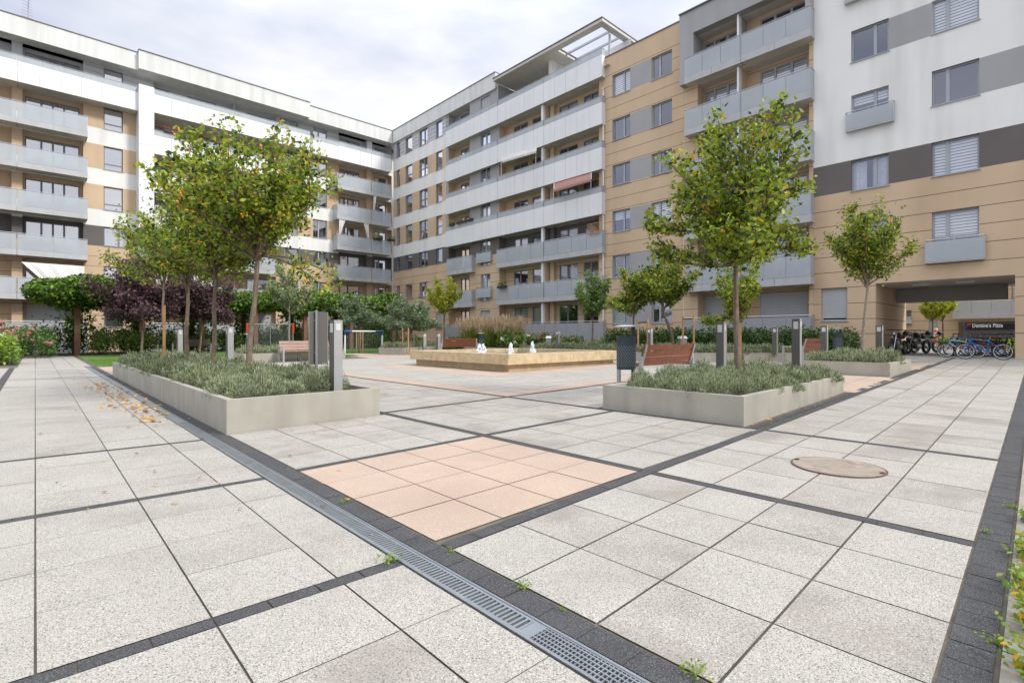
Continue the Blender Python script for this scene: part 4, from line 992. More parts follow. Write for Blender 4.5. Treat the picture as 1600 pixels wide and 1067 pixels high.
lavender([(5.9, 21.4), (9.8, 21.4), (9.8, 23.1), (5.9, 23.1)], p5['top'], 'lavender in the planter behind the pale bench')
lavender([(13.5, 22.5), (17.6, 25.4), (16.9, 26.6), (13.0, 23.8)], p6['top'], 'lavender in the low planter behind the fountain corner')
# hedges and shrubs -----------------------------------------------------
def shrub(name, label, cat, boxes, n, size, mats, wts, origin, group=None, up=.6, flowers=None, kind=None):
    P = []
    vol = [b[3]*b[4]*b[5] for b in boxes]; tot = sum(vol)
    for b, v in zip(boxes, vol):
        k = int(n*v/tot); q = RNG.normal(size=(k, 3)); q /= np.linalg.norm(q, axis=1)[:, None]
        q = np.sign(q)*np.abs(q)**.7; q[:, 2] = np.where(q[:, 2] < -.2, -q[:, 2], q[:, 2])
        rad = RNG.uniform(.25, 1.06, size=(k, 1))**.45; nz = 1+.12*np.sin(q[:, :1]*9+b[0])*np.cos(q[:, 1:2]*8)
        P.append(np.array(b[:3])+q*rad*nz*np.array(b[3:6])*.98)
    P = np.concatenate(P); o = leaf_mesh(name, P, size, mats, wts, None, up=up, off=origin)
    o.location = origin; props(o, label, cat, group, kind)
    if flowers:
        fm, fn, fs = flowers; m = MB(); idx = RNG.integers(0, len(P), size=fn*9)
        c = [P[i] for i in idx if P[i][2] > np.percentile(P[:, 2], 35)][:fn]
        for p in c:
            col = random.choice(fm)
            for _ in range(5): m.ball((*(np.array(p)-origin+RNG.normal(size=3)*fs*.35+np.array((-.04, -.06, .04))),), fs*.5, col, 4, .8)
        m.build('flower_head', o)
    return o
hx = []
for t in np.linspace(0, 1, 14):
    X_ = 22.2+1.0*t*0; Y_ = 5.6+t*10.2; hx.append((X_+random.uniform(-.1, .1), Y_, .35, .75, .62, 1.15+random.uniform(-.08, .08)))
shrub('hedge', 'dense dark green hedge before the grey ground floor balconies', 'hedge', hx, 26000, .075, [LHED, LHED2, LD], (6, 3, 4), (22.2, 10, .3))
hx = [(21.9+random.uniform(-.15, .15), 16.4+i*.8, .35, .6, .55, random.uniform(.5, .75)) for i in range(8)]
ob_ = shrub('grass_border', 'low tufted grass border with dark seed heads beside the hedge', 'grasses', hx, 5000, .06, [LBR, LY, LHED2], (4, 4, 4), (22, 19, .3), kind='stuff')
PINKF = M('hydrangea_pink', (.33, .15, .13), .8, var=.3, scale=20); CREAM = M('hydrangea_cream', (.6, .58, .42), .8, var=.2, scale=20); ROSE = M('rose_bloom', (.36, .09, .10), .7, var=.3, scale=20)
for i, (u, d, s_, lb) in enumerate(((812, 26.5, 1.0, 'white and pink'), (850, 26.0, .95, 'deep pink'), (880, 25, .8, 'faded pink'), (705, 29.5, .75, 'pale yellow'), (655, 29.5, .8, 'dusty pink'))):
    x, y = at(u, d); shrub('hydrangea_shrub', f'{lb} flowering shrub, {["left of the water jets", "behind the right water jet", "beside the bollard by the terrace", "right of the yellow-green tree", "behind the two bollards at the fountain corner"][i]}', 'shrub', [(x+random.uniform(-.4, .4), y+random.uniform(-.5, .5), .3, .7*s_, .7*s_, 1.0*s_) for _ in range(3)], 2200, .09, [LHED, LHED2, LG], (5, 3, 3), (x, y, .3), group='flowering shrubs by the right hand wing', flowers=([ROSE, PINKF] if i in (1, 2) else ([CREAM, PINKF] if i != 4 else [PINKF]), 9, .13))
# feather grasses
PLM = [leafmat('plume', (.42, .30, .19), tr=.25), leafmat('plume_pale', (.52, .42, .28), tr=.25)]
for i, (u, d, lb) in enumerate(((738, 29, 'left tuft'), (768, 28, 'middle tuft'), (797, 27, 'right tuft'))):
    x, y = at(u, d); o_ = (x, y, .3); th = RNG.uniform(0, 2*pi, 2600); r = RNG.uniform(0, .35, 2600); pts = np.stack([x+r*np.cos(th), y+r*np.sin(th), np.full(2600, .3)], 1)
    D = np.stack([np.cos(th)*.45*RNG.uniform(.2, 1, 2600), np.sin(th)*.45*RNG.uniform(.2, 1, 2600), np.ones(2600)*.8], 1)
    root = thing('feather_grass', f'feathery ornamental grass with buff plumes, {lb} of the three before the balconies', 'ornamental grass', o_, 0, 'ornamental grasses')
    a = blades('blade_tuft', pts, np.full(2600, 1.35), .03, [LHED2, LG, LY], (5, 4, 2), o_, kind=None, rz=D); a.parent = root; a.location = (0, 0, 0)
    tips = pts[:1100]+D[:1100]/np.linalg.norm(D[:1100], axis=1)[:, None]*RNG.uniform(.95, 1.75, (1100, 1))+RNG.normal(size=(1100, 3))*.07
    a = blades('plume', tips, np.full(1100, .28), .05, PLM, (1, 1), o_, kind=None, rz=D[:1100]*1.0); a.parent = root; a.location = (0, 0, 0)
# left side planting
for i, (x, y, rx, h, n, ml, wt, lb, fl) in enumerate((
    (-1.75, 27.5, 1.15, 1.35, 7000, [LBR, LYY, LHED2], (4, 2, 4), 'lime-green rounded shrub at the left edge of the walk', None),
    (-.7, 35, 1.3, 1.6, 5000, [LHED, LHED2], (5, 4), 'pink-headed hydrangea left of the pergola post', ([PINKF], 26, .26)),
    (-2.6, 34, 1.5, 1.9, 5000, [LHED, LHED2, LG], (5, 4, 2), 'cream and pink hydrangea behind the lime-green shrub', ([PINKF, CREAM], 22, .26)),
    (-.4, 39.5, 1.2, 1.7, 4000, [LHED, LD, LHED2], (5, 4, 3), 'dark shrub with cream flower heads beside the pergola', ([CREAM], 16, .24)),
    (4.6, 38.5, 2.0, 1.5, 6000, [LHED, LHED2, LY], (5, 3, 2), 'loose border shrub under the purple tree', None),
    (9.5, 38.5, 2.4, 1.5, 6000, [LHED, LHED2, LD], (5, 3, 4), 'dark border shrub below the middle of the pergola', None),
    (14.5, 38.5, 2.4, 1.6, 6000, [LHED, LHED2, LD], (5, 3, 4), 'dark border shrub right of the goal behind the pergola', None),
    (19.0, 35.5, 1.9, 1.5, 6000, [LHED2, LBR, LHED], (4, 4, 4), 'bright green rounded shrub by the corner of the blocks', None))):
    shrub('border_shrub', lb, 'shrub', [(x+dx*rx*.45, y+dy*rx*.4, g(x), rx*.75, rx*.75, h*random.uniform(.85, 1.05)) for dx in (-1, 1) for dy in (-1, 1)], n, .09, ml, wt, (x, y, g(x)), group='border shrubs', flowers=fl)
hx = [(12.5+i*.95, 40.5, .2, .8, .7, 1.7) for i in range(12)]+[(i*1.2, 41.5, .1, .9, .7, 1.6) for i in range(10)]
shrub('hedge', 'dark clipped hedge along the foot of the long left block', 'hedge', hx, 22000, .11, [LHED, LD, LHED2], (5, 5, 2), (9, 41, .1))
# pergola with climber ---------------------------------------------------
pg = thing('pergola', 'long timber pergola smothered in green climber at the far end of the lawn', 'pergola', (8, 38, .1)); pg['_o'] = (8, 38, .1)
def pline(t): return 1.75+t*17.5, 38.1-t*4.6
for i in range(7):
    x, y = pline(i/6)
    for dy in (0, 2.6):
        m = MB(); m.box(x-.13, x+.13, y+dy-.13, y+dy+.13, g(x)-.05, 3.05, PERG); m.build('post', pg, world=True)
m = MB()
for dy in (0, 2.6):
    a, b = pline(-.03), pline(1.03); m.hexa([(a[0], a[1]+dy-.08, 3.05), (b[0], b[1]+dy-.08, 3.05), (b[0], b[1]+dy+.08, 3.05), (a[0], a[1]+dy+.08, 3.05), (a[0], a[1]+dy-.08, 3.25), (b[0], b[1]+dy-.08, 3.25), (b[0], b[1]+dy+.08, 3.25), (a[0], a[1]+dy+.08, 3.25)], PERG)
for i in range(30):
    x, y = pline(i/29); m.box(x-.04, x+.04, y-.5, y+3.1, 3.27, 3.4, PERG)
m.build('beam', pg, world=True)
P = []
for i in range(13):
    x, y = pline(i/12); n = 2600
    q = RNG.normal(size=(n, 3)); q /= np.linalg.norm(q, axis=1)[:, None]; q *= RNG.uniform(.3, 1, (n, 1))**.5
    P.append(np.array([x, y+1.0, 3.35+.15*sin(i*2.1)])+q*np.array([1.35, 2.0, .85+.15*sin(i*1.7)]))
for (x, y, r, h, z) in ((.9, 37.6, 1.5, .8, 3.5), (2.3, 37.5, 1.5, .85, 3.75)):
    q = RNG.normal(size=(3500, 3)); q /= np.linalg.norm(q, axis=1)[:, None]; q *= RNG.uniform(.3, 1, (3500, 1))**.5; P.append(np.array([x, y, z])+q*np.array([r, r, h]))
for i in range(7):                                     # stems and hanging growth at the rear posts
    x, y = pline(i/6); n = 900; P.append(np.array([x, y+2.4, 1.7])+RNG.normal(size=(n, 3))*np.array([.55, .3, .8]))
P = np.concatenate(P); P = P[P[:, 2] > .15]
o = leaf_mesh('climber', P, .15, [LBR, LG, LHED, LD], (5, 4, 5, 3), pg, off=(8, 38, .1), up=.7, droop=.6)
# lawn blades
def gpts(n, x0, x1, y0, y1): X = RNG.uniform(x0, x1, n); return np.stack([X, RNG.uniform(y0, y1, n), np.array([g(x)+.008 for x in X])], 1)
blades('grass', np.concatenate([gpts(16000, 1.7, 11.6, 23.4, 30), gpts(4000, 11.6, 15.4, 25.7, 28), gpts(7000, 11.6, 20, 28, 33)]), .06, .02, [leafmat('grass_a', (.12, .24, .03)), leafmat('grass_b', (.17, .30, .045))], (1, 1), (6, 26, .05), label='short mown lawn before the pergola', cat='lawn')

# ================================================================== STREET FURNITURE
def bench(label, x, y, rz, wood, L=1.9, back=True):
    r = thing('park_bench', label, 'bench', (0, 0, 0), 0, 'park benches')
    for s_ in (-1, 1):
        m = MB(); X_ = s_*(L/2-.03); w_ = .03
        m.box(X_-w_, X_+w_, -.02, .04, 0, .60, LIGHTM); m.box(X_-w_, X_+w_, .50, .56, 0, .60, LIGHTM); m.box(X_-w_, X_+w_, .04, .50, .56, .60, LIGHTM); m.box(X_-w_, X_+w_, .04, .50, .36, .40, LIGHTM); m.box(X_-w_-.001, X_+w_+.001, .04, .5, 0, .03, LIGHTM)
        m.build('side_frame', r)
        m = MB(); m.hexa([(X_-.025-s_*.06, .02, .4), (X_+.025-s_*.06, .02, .4), (X_+.025-s_*.06, .07, .4), (X_-.025-s_*.06, .07, .4), (X_-.025-s_*.06, -.1, .82), (X_+.025-s_*.06, -.1, .82), (X_+.025-s_*.06, -.05, .82), (X_-.025-s_*.06, -.05, .82)], WHITEP if wood is PWOOD else LIGHTM); m.build('back_post', r)
    m = MB()
    for i in range(5): m.box(-L/2+.03, L/2-.03, .06+i*.092, .06+i*.092+.08, .402, .437, wood)
    m.build('seat', r); m = MB()
    for i in range(3):
        z = .46+i*.125; yb = .05-(z-.4)*.29; m.hexa([(-L/2+.05, yb, z), (L/2-.05, yb, z), (L/2-.05, yb+.035, z), (-L/2+.05, yb+.035, z), (-L/2+.05, yb-.033, z+.11), (L/2-.05, yb-.033, z+.11), (L/2-.05, yb+.002, z+.11), (-L/2+.05, yb+.002, z+.11)], wood)
    m.build('backrest', r)
    return place(r, x, y, rz=rz, label=label)
bench('varnished red-brown slatted bench seen from behind next to the perforated bin', 9.72, 5.62, 0, WOOD, 2.1)
bench('red-brown bench half hidden by the small planter near the hedge', 17.6, 5.25, 0, WOOD, 1.9)
x, y = at(480, 20.3); bench('pale pinkish slatted bench facing the plaza before the lawn planter', 8.05, 21.05, pi, PWOOD, 2.1)
x, y = at(718, 24.5); bench('red-brown bench with white frame beyond the fountain basin', x, y, R_(-38), WOOD, 1.8)
x, y = at(300, 31); bench('weathered bench under the purple trees on the far lawn', x, y, R_(170), M('old_wood', (.14, .09, .07), .8), 2.0)
def bin_(label, x, y, rz, s=1, z=None):
    r = thing('litter_bin', label, 'litter bin', (0, 0, 0), 0, 'litter bins'); m = MB()
    m.lathe([(.16, .42), (.165, .43), (.165, .97), (.17, .975), (.17, 1.0), (.15, 1.0)], BIN, n=32); m.lathe([(.15, .46), (.15, .99)], BLACK, n=24); m.build('body', r, smooth=False)
    m = MB()
    for i in range(12):
        for k in range(24):
            a = 2*pi*(k+.5*(i % 2))/24; zz = .48+i*.031
            c = np.array([.1662*cos(a), .1662*sin(a), zz]); t = np.array([-sin(a), cos(a), 0])*.0055
            m.quad([c-t-(0, 0, .0055), c+t-(0, 0, .0055), c+t+(0, 0, .0055), c-t+(0, 0, .0055)], BINDOT)
    m.build('perforation', r)
    m = MB(); m.box(.10, .16, .02, .08, 0, 1.16, BIN); m.build('post', r)
    m = MB(); m.lathe([(.20, 1.155), (.21, 1.165), (.17, 1.19), (.01, 1.2)], METAL, n=28); m.build('lid', r)
    place(r, x, y, rz=rz, label=label, z=z); r.scale = (s, s, s); return r
bin_('dark perforated cylindrical bin with a flat metal lid, near the varnished bench', 7.72, 5.3, R_(-45), 1.02)
x, y = at(1309, 18.2); bin_('dark bin standing against the tan wall by the hedge', x, y, R_(-45), .95)
x, y = at(752, 26); bin_('dark blue bin right of the bench beyond the fountain', x, y, R_(-45), .9)
x, y = at(389, 22.0); bin_('dark bin at the planter left of the pale bench', x, y, R_(-45), .95)
LM = M('lamp_recess', (.3, .3, .3), .4)
def bollard(label, u, d, h=.97, zs=.33, w=.12, dp=.15, rz=0):
    r = thing('bollard_light', label, 'bollard light', (0, 0, 0), 0, 'bollard lights'); m = MB()
    m.box(-w/2, w/2, -dp/2, dp/2, 0, h, LIGHTM); m.box(-w/2-.003, -w/2-.0005, -dp/2, dp/2, 0, h, DGREY); m.build('body', r)
    m = MB()
    m.box(-w*.27, w*.27, -dp/2-.003, -dp/2+.001, h*.86, h*.955, LENS); m.box(-w/2-.006, -w/2-.0035, -dp*.3, dp*.3, h*.83, h*.955, LENS)
    m.build('lens', r); x, y = at(u, d); place(r, x, y, z=zs, rz=rz, label=label); return r
bollard('tallest-looking bollard light at the front right corner of the left planter', 525, 7.1, 1.0, s1-.02)
bollard('bollard light in the left planter right of the second tree trunk', 359, 11.4, .97, s1)
bollard('bollard light at the far end of the left planter between trunks', 281, 14.6, .95, s1)
bollard('bollard light left of the fruiting tree in the bench planter', 1127, 8.5, .98, s2, .10, .13)
bollard('bollard light at the right end of the bench planter', 1245, 9.0, 1.05, s2, .10, .13)
bollard('bollard light at the left end of the small passage planter', 1288, 13.9, .95, s3)
bollard('bollard light at the right end of the small passage planter', 1374, 13.9, .96, s3)
bollard('bollard light before the hedge in the angled planter', 1211, 17.6, .92, s4)
bollard('right one of the two bollards behind the fountain corner', 685, 25.2, .9, .32, .14, .12)
bollard('left one of the two bollards behind the fountain corner', 663, 25.6, .9, .32, .17, .12)
bollard('bollard light amid the flowering shrubs behind the jets', 872, 22.0, .85, s4, .13, .12)
bollard('bollard light partly hidden behind the bench left of the leaning tree', 1016, 17.5, .9, s4, .14, .12)
bollard('pale bollard light at the left edge of the fountain planter', 516+130, 27.5, .85, .3, .12, .12)
# information board seen from behind
ib = thing('notice_board', 'dark-backed upright notice board on a galvanised pole in the left planter', 'notice board', (3.2, 7.9, s1-.1)); m = MB()
m.tube([(0, 0, 0), (0, 0, 1.24)], .022, METAL, 12); m.lathe([(.026, 1.23), (.026, 1.25), (.004, 1.262)], METAL, n=12); m.build('pole', ib)
m = MB(); m.box(-.10, .19, .03, .042, .42, 1.23, DGREY); m.build('panel', ib)
m = MB(); m.box(-.106, -.10, .026, .048, .414, 1.236, METAL); m.box(.19, .197, .026, .048, .414, 1.236, LIGHTM); m.box(-.1, .19, .026, .048, 1.23, 1.236, METAL); m.box(-.1, .19, .026, .048, .414, .42, METAL); m.build('rim', ib)
m = MB()
for z in (.6, 1.1): m.box(-.03, .03, .018, .03, z-.015, z+.015, METAL)
m.build('clamp', ib)
# goal
gx0, gy0 = G(539, 554.5); gx1, gy1 = G(597.5, 553); gl = thing('football_goal', 'small white and blue football goal with net on the lawn edge', 'goal', (gx0, gy0, g(gx0))); gl['_o'] = (gx0, gy0, g(gx0))
dv = np.array([gx1-gx0, gy1-gy0]); GL = np.linalg.norm(dv); dv /= GL; nv = np.array([-dv[1], dv[0]]); gh = 1.22; zb = g(gx0)
def gp_(s_, b, z): q = np.array([gx0, gy0])+dv*s_+nv*b; return (q[0], q[1], zb+z)
BLUE = M('blue_plastic', (.02, .07, .3), .4)
for s_ in (0, GL): m = MB(); m.tube([gp_(s_, 0, 0), gp_(s_, 0, gh-.2)], .04, WHITEP); m.build('post', gl, world=True)
m = MB(); m.tube([gp_(.35, 0, gh), gp_(GL-.35, 0, gh)], .035, WHITEP); m.build('crossbar', gl, world=True)
m = MB()
for a, b in ((0, .35), (GL, GL-.35)): m.tube([gp_(a, 0, gh-.2), gp_(a, 0, gh), gp_(b, 0, gh)], .05, BLUE)
m.build('corner_sleeve', gl, world=True)
m = MB()
for s_ in (0, GL): m.tube([gp_(s_, 0, gh), gp_(s_, .7, 0), gp_(s_, 0, 0)], .02, WHITEP, 6)
m.tube([gp_(0, .7, .02), gp_(GL, .7, .02)], .02, WHITEP, 6); m.build('stay', gl, world=True)
m = MB(); NET = M('net_cord', (.25, .27, .27), .8)
for i in range(17): s_ = GL*i/16; m.tube([gp_(s_, 0, gh), gp_(s_, .7, 0)], .004, NET, 3, False)
for i in range(12): t = i/11; m.tube([gp_(0, .7*t, gh*(1-t)), gp_(GL, .7*t, gh*(1-t))], .004, NET, 3, False)
m.build('net', gl, world=True)
# temporary fence with red ends
x0, y0 = at(386, 27); x1, y1 = at(458, 27.5); fn = thing('site_fence', 'low mesh barrier with red end clips behind the planter', 'fence', (x0, y0, .1)); fn['_o'] = (x0, y0, .1)
RED = M('red_plastic', (.6, .05, .02), .5)
m = MB(); P_ = [(x0+(x1-x0)*i/2, y0+(y1-y0)*i/2) for i in range(3)]
for (x, y) in P_: m.tube([(x, y, .05), (x, y, 1.75)], .03, METAL)
for z in (.25, 1.72): m.tube([(x0, y0, z), (x1, y1, z)], .02, METAL)
m.build('frame', fn, world=True); m = MB()
for i in range(40): t = i/39; m.tube([(x0+(x1-x0)*t, y0+(y1-y0)*t, .25), (x0+(x1-x0)*t, y0+(y1-y0)*t, 1.7)], .004, NET, 3, False)
for i in range(14): z = .25+1.45*i/13; m.tube([(x0, y0, z), (x1, y1, z)], .004, NET, 3, False)
m.build('mesh_panel', fn, world=True); m = MB()
for (x, y) in (P_[0], P_[2]): m.tube([(x, y, 1.25), (x, y, 1.8)], .055, RED)
m.build('end_clip', fn, world=True)
# tree stakes
def stakes(label, pairs, z, h, bar=True):
    x = pairs[0][0]; y = pairs[0][1]; r = thing('tree_stakes', label, 'tree stakes', (x, y, z), 0, 'wooden tree stakes'); r['_o'] = (x, y, z)
    for (a, b) in pairs:
        m = MB(); m.tube([(a, b, z-.1), (a, b, z+h)], .035, STAKE, 8); m.build('stake', r, world=True)
    if bar:
        m = MB(); m.tube([(p[0], p[1], z+h-.12) for p in pairs], .022, BLACK, 6); m.build('tie_strap', r, world=True)
stakes('pair of timber stakes with black strap left of the leaning tree', [at(997, 19.3), at(1012, 18.2)], s4, 1.25)
stakes('pair of timber stakes joined to the leaning tree by a black strap', [at(1067, 19.3), at(1084, 18.6)], s4, 1.38)
stakes('two short stakes flanking the trunk of the planter tree background', [at(1134, 15.5), at(1157, 15.2)], .3, 1.15)
stakes('pair of pale stakes at the silvery shrub tree', [at(629, 25.8), at(638, 25.6)], .25, 1.25)
stakes('three pale stakes round the silvery pear tree behind the goal', [at(557, 28.2), at(563, 28.6), at(567, 28.2)], .15, 1.25, False)
stakes('single tall timber stake strapped to the farthest left planter tree', [(2.42, 15.7)], s1, 1.55, False)

# bicycles ---------------------------------------------------------------
def bike(label, p0, p1, frame_col, rim=None, lean=0, R=.29, group='bicycles parked in the passage'):
    x0, y0 = p0; x1, y1 = p1; L = 1.0; ang = math.atan2(y1-y0, x1-x0)
    r = thing('bicycle', label, 'bicycle', (x0, y0, g(x0)), 0, group); rim = rim or METAL
    for cx in (0, L):
        m = MB(); m.ring((cx, 0, R), (0, 1, 0), R-.02, .02, BLACK, 28, 6); w_ = m.build('wheel', r)
        m = MB(); m.ring((cx, 0, R), (0, 1, 0), R-.045, .011, rim, 28, 5)
        for k in range(14): a = 2*pi*k/14; m.tube([(cx, 0, R), (cx+(R-.045)*cos(a), 0, R+(R-.045)*sin(a))], .0025, METAL, 3, False)
        m.ring((cx, 0, R), (0, 1, 0), .02, .014, METAL, 10, 5); m.build('rim', w_)
    m = MB(); bb = (.58, 0, .27); st = (.66, 0, .72); hd = (.16, 0, .74); hd2 = (.13, 0, .62)
    for a, b, q in ((hd, (.64, 0, .66), .017), (hd2, bb, .021), (bb, st, .017), (bb, (L, .04, R), .011), (bb, (L, -.04, R), .011), ((.645, 0, .66), (L, .04, R), .009), ((.645, 0, .66), (L, -.04, R), .009), (hd, hd2, .022)): m.tube([a, b], q, frame_col, 7)
    m.build('frame', r)
    m = MB(); m.tube([(.13, .045, .6), (0, .045, R)], .014, frame_col); m.tube([(.13, -.045, .6), (0, -.045, R)], .014, frame_col); m.tube([(.13, -.05, .6), (.13, .05, .6)], .018, frame_col); m.build('fork', r)
    m = MB(); m.tube([hd, (.18, 0, .84)], .014, BLACK); m.tube([(.24, -.27, .86), (.18, -.12, .85), (.18, .12, .85), (.24, .27, .86)], .012, BLACK)
    for s_ in (-1, 1): m.tube([(.24, s_*.19, .86), (.24, s_*.29, .86)], .017, DPLAST)
    m.build('handlebar', r)
    m = MB(); m.tube([st, (.68, 0, .82)], .012, METAL); m.hexa([(.56, -.03, .82), (.82, -.075, .83), (.82, .075, .83), (.56, .03, .82), (.56, -.02, .85), (.82, -.07, .875), (.82, .07, .875), (.56, .02, .85)], DPLAST); m.build('saddle', r)
    m = MB(); m.ring(bb, (0, 1, 0), .08, .006, METAL, 20, 4); m.tube([(bb[0], -.05, bb[2]), (bb[0]+.1, -.06, bb[2]-.13)], .009, METAL); m.tube([(bb[0], .05, bb[2]), (bb[0]-.1, .06, bb[2]+.13)], .009, METAL)
    m.box(bb[0]+.06, bb[0]+.15, -.13, -.06, bb[2]-.145, bb[2]-.125, DPLAST); m.box(bb[0]-.15, bb[0]-.06, .06, .13, bb[2]+.125, bb[2]+.145, DPLAST); m.build('crankset', r)
    m = MB(); m.box(-.11, -.08, -.012, .012, R+.11, R+.16, M('reflector', (.7, .2, .02), .3)); m.box(L+.08, L+.11, -.012, .012, R+.1, R+.15, MATS['reflector']); m.build('reflector', r)
    S = math.hypot(x1-x0, y1-y0)/L
    S = max(.8, min(1.25, S)); r.scale = (S, S, S); r.rotation_euler = (lean, 0, ang); return r
BB = M('bike_blue', (.02, .13, .42), .3); BG = M('bike_lime', (.38, .6, .05), .3); BK = M('bike_black', (.02, .02, .022), .3); BW = M('bike_silver', (.4, .42, .45), .3, metal=.5); BR = M('bike_red', (.45, .03, .02), .3); BO = M('bike_orange', (.6, .2, .03), .3)
bike('bright blue bicycle with orange markings in front of the others', G(1508, 561), G(1567, 562.5), BB, WHITEP)
bike('silver and black bicycle at the left end of the parked row', G(1477, 558.5), G(1527, 559.5), BW, WHITEP)
bike('lime green bicycle at the right end of the parked row', (25.6, 1.32), (26.5, 1.1), BG, BK)
cols_ = [(BB, 'second blue'), (BK, 'black'), (BR, 'dark red'), (BK, 'mud-splashed black'), (BO, 'orange'), (BK, 'slim black'), (BW, 'grey'), (BK, 'tall black'), (BR, 'rusty red')]
for i, (c, nm) in enumerate(cols_):
    bx = 26.2+.62*i+.1*random.random(); by = 3.05-.12*i+random.uniform(-.1, .1)
    if by < 1.9: by = 1.9+random.uniform(0, .4)
    bike(f'{nm} bicycle, number {["one","two","three","four","five","six","seven","eight","nine"][i]} back from the blue one in the crowded passage', (bx, by), (bx+.35, by-.98), c, lean=random.uniform(-.12, .12))
# motorcycles
def moto(label, x, y, rz, cover=False):
    r = thing('motorcycle', label, 'motorcycle', (0, 0, 0), 0, 'motorcycles in the passage')
    for cx in (0, 1.35):
        m = MB(); m.ring((cx, 0, .31), (0, 1, 0), .25, .06, BLACK, 26, 8); w_ = m.build('wheel', r); m = MB(); m.ring((cx, 0, .31), (0, 1, 0), .18, .02, METAL, 22, 6)
        for k in range(6): a = pi*k/3; m.tube([(cx, 0, .31), (cx+.18*cos(a), 0, .31+.18*sin(a))], .015, METAL, 4)
        m.build('rim', w_)
    m = MB(); m.tube([(.0, .07, .31), (.28, .07, .95)], .025, METAL); m.tube([(.0, -.07, .31), (.28, -.07, .95)], .025, METAL); m.build('fork', r)
    m = MB(); m.tube([(.28, 0, .8), (.5, 0, .86), (.75, 0, .82), (.9, 0, .74)], [.05, .13, .12, .07], BK, 10); m.build('tank', r, smooth=True)
    m = MB(); m.tube([(.5, 0, .33), (.8, 0, .33)], .13, METAL, 10); m.tube([(.62, 0, .4), (.56, 0, .62)], .1, METAL, 10); m.tube([(.62, 0, .4), (.78, 0, .62)], .09, DPLAST, 10); m.tube([(.3, 0, .8), (.5, 0, .25), (.85, 0, .3), (1.35, 0, .31)], .022, BK, 6); m.tube([(.6, .16, .3), (1.5, .2, .36)], .045, METAL); m.build('engine', r)
    m = MB(); m.tube([(.85, 0, .77), (1.15, 0, .76), (1.5, 0, .84), (1.65, 0, .88)], [.07, .09, .07, .02], DPLAST, 10); m.build('seat', r, smooth=True)
    m = MB(); m.tube([(.4, -.36, 1.05), (.3, -.2, 1.06), (.3, .2, 1.06), (.4, .36, 1.05)], .016, BLACK); m.ball((.2, 0, .9), .1, METAL, 8); m.build('handlebar', r, smooth=True)
    m = MB(); m.tube([(-.02, 0, .66), (.3, 0, .66)], [.07, .06], BK); m.tube([(1.4, 0, .9), (1.45, 0, .92), (1.65, 0, .92), (1.7, 0, .9)], [.03, .11, .11, .03], BK, 10); m.build('luggage_case', r)
    return place(r, x, y, rz=rz, label=label)
moto('black motorcycle half hidden behind the small planter', 26.3, 4.85, R_(-8)); moto('black motorcycle with case against the passage wall', 28.6, 4.7, R_(-20)); moto('silver-faired motorcycle at the far mouth of the passage', 30.4, 4.75, R_(-30))
# delineator post
x, y = at(1462, 33.8); dp_ = thing('delineator_post', 'orange and white traffic post at the kerb beyond the passage', 'traffic post', (x, y, zt(25)+.1)); ORG = M('orange_plastic', (.75, .12, .03), .5)
m = MB(); m.lathe([(.16, 0), (.16, .04), (.1, .05)], ORG, n=16); m.lathe([(.1, .05), (.1, 1.1)], ORG, n=16); m.build('post', dp_)
m = MB(); m.lathe([(.102, .62), (.102, .74)], WHITEP, n=16); m.lathe([(.102, .84), (.102, .96)], WHITEP, n=16); m.lathe([(.1, 1.1), (.1, 1.22), (.01, 1.23)], WHITEP, n=16); m.build('reflective_band', dp_)
hx = [(44.8+random.uniform(-.1, .1), -6+i*1.1, .4, .7, .75, .62) for i in range(18)]
shrub('hedge', 'low clipped hedge under the lime trees beyond the passage', 'hedge', hx, 6000, .12, [LHED, LBR, LHED2], (4, 3, 4), (44.8, 3, .4))

# balcony things -----------------------------------------------------------
def cloth(name, label, cat, pts, mat, group=None, thick=.012, n=10, wav=.03):
    """pts: 4 world corners TL TR BR BL"""
    a, b, c, d = [np.array(p, float) for p in pts]; m = MB(); nr = np.cross(b-a, d-a); nr /= np.linalg.norm(nr)
    gr_ = []
    for i in range(n+1):
        for j in range(7):
            s_, t = i/n, j/6; p = (a*(1-s_)+b*s_)*(1-t)+(d*(1-s_)+c*s_)*t; gr_.append(p+nr*wav*sin(i*2.2)*(.3+t))
    o = a
    for i in range(n):
        for j in range(6):
            q = [gr_[i*7+j], gr_[(i+1)*7+j], gr_[(i+1)*7+j+1], gr_[i*7+j+1]]; m.hexa([tuple(x) for x in q]+[tuple(x+nr*thick) for x in q], mat)
    return m.build(name, None, origin=tuple(o), label=label, cat=cat, group=group)
def PA(u, v, Y): return (aA(u, Y), Y, zA(u, v, Y)+CAMH)
def PBx(u, v, X): return (X, aB(u, X), zB(u, v, X)+CAMH)
cloth('awning', 'slack white cloth awning hung slantwise over the left balcony', 'awning', [PA(33, 409, 44.05), PA(132, 416, 44.05), PA(132, 443, 44.0), PA(72, 443, 43.9)], FAB, wav=.05)
RAWN = M('awning_red', (.38, .21, .18), .9, var=.08); SAWN = M('awning_cream', (.62, .60, .56), .9)
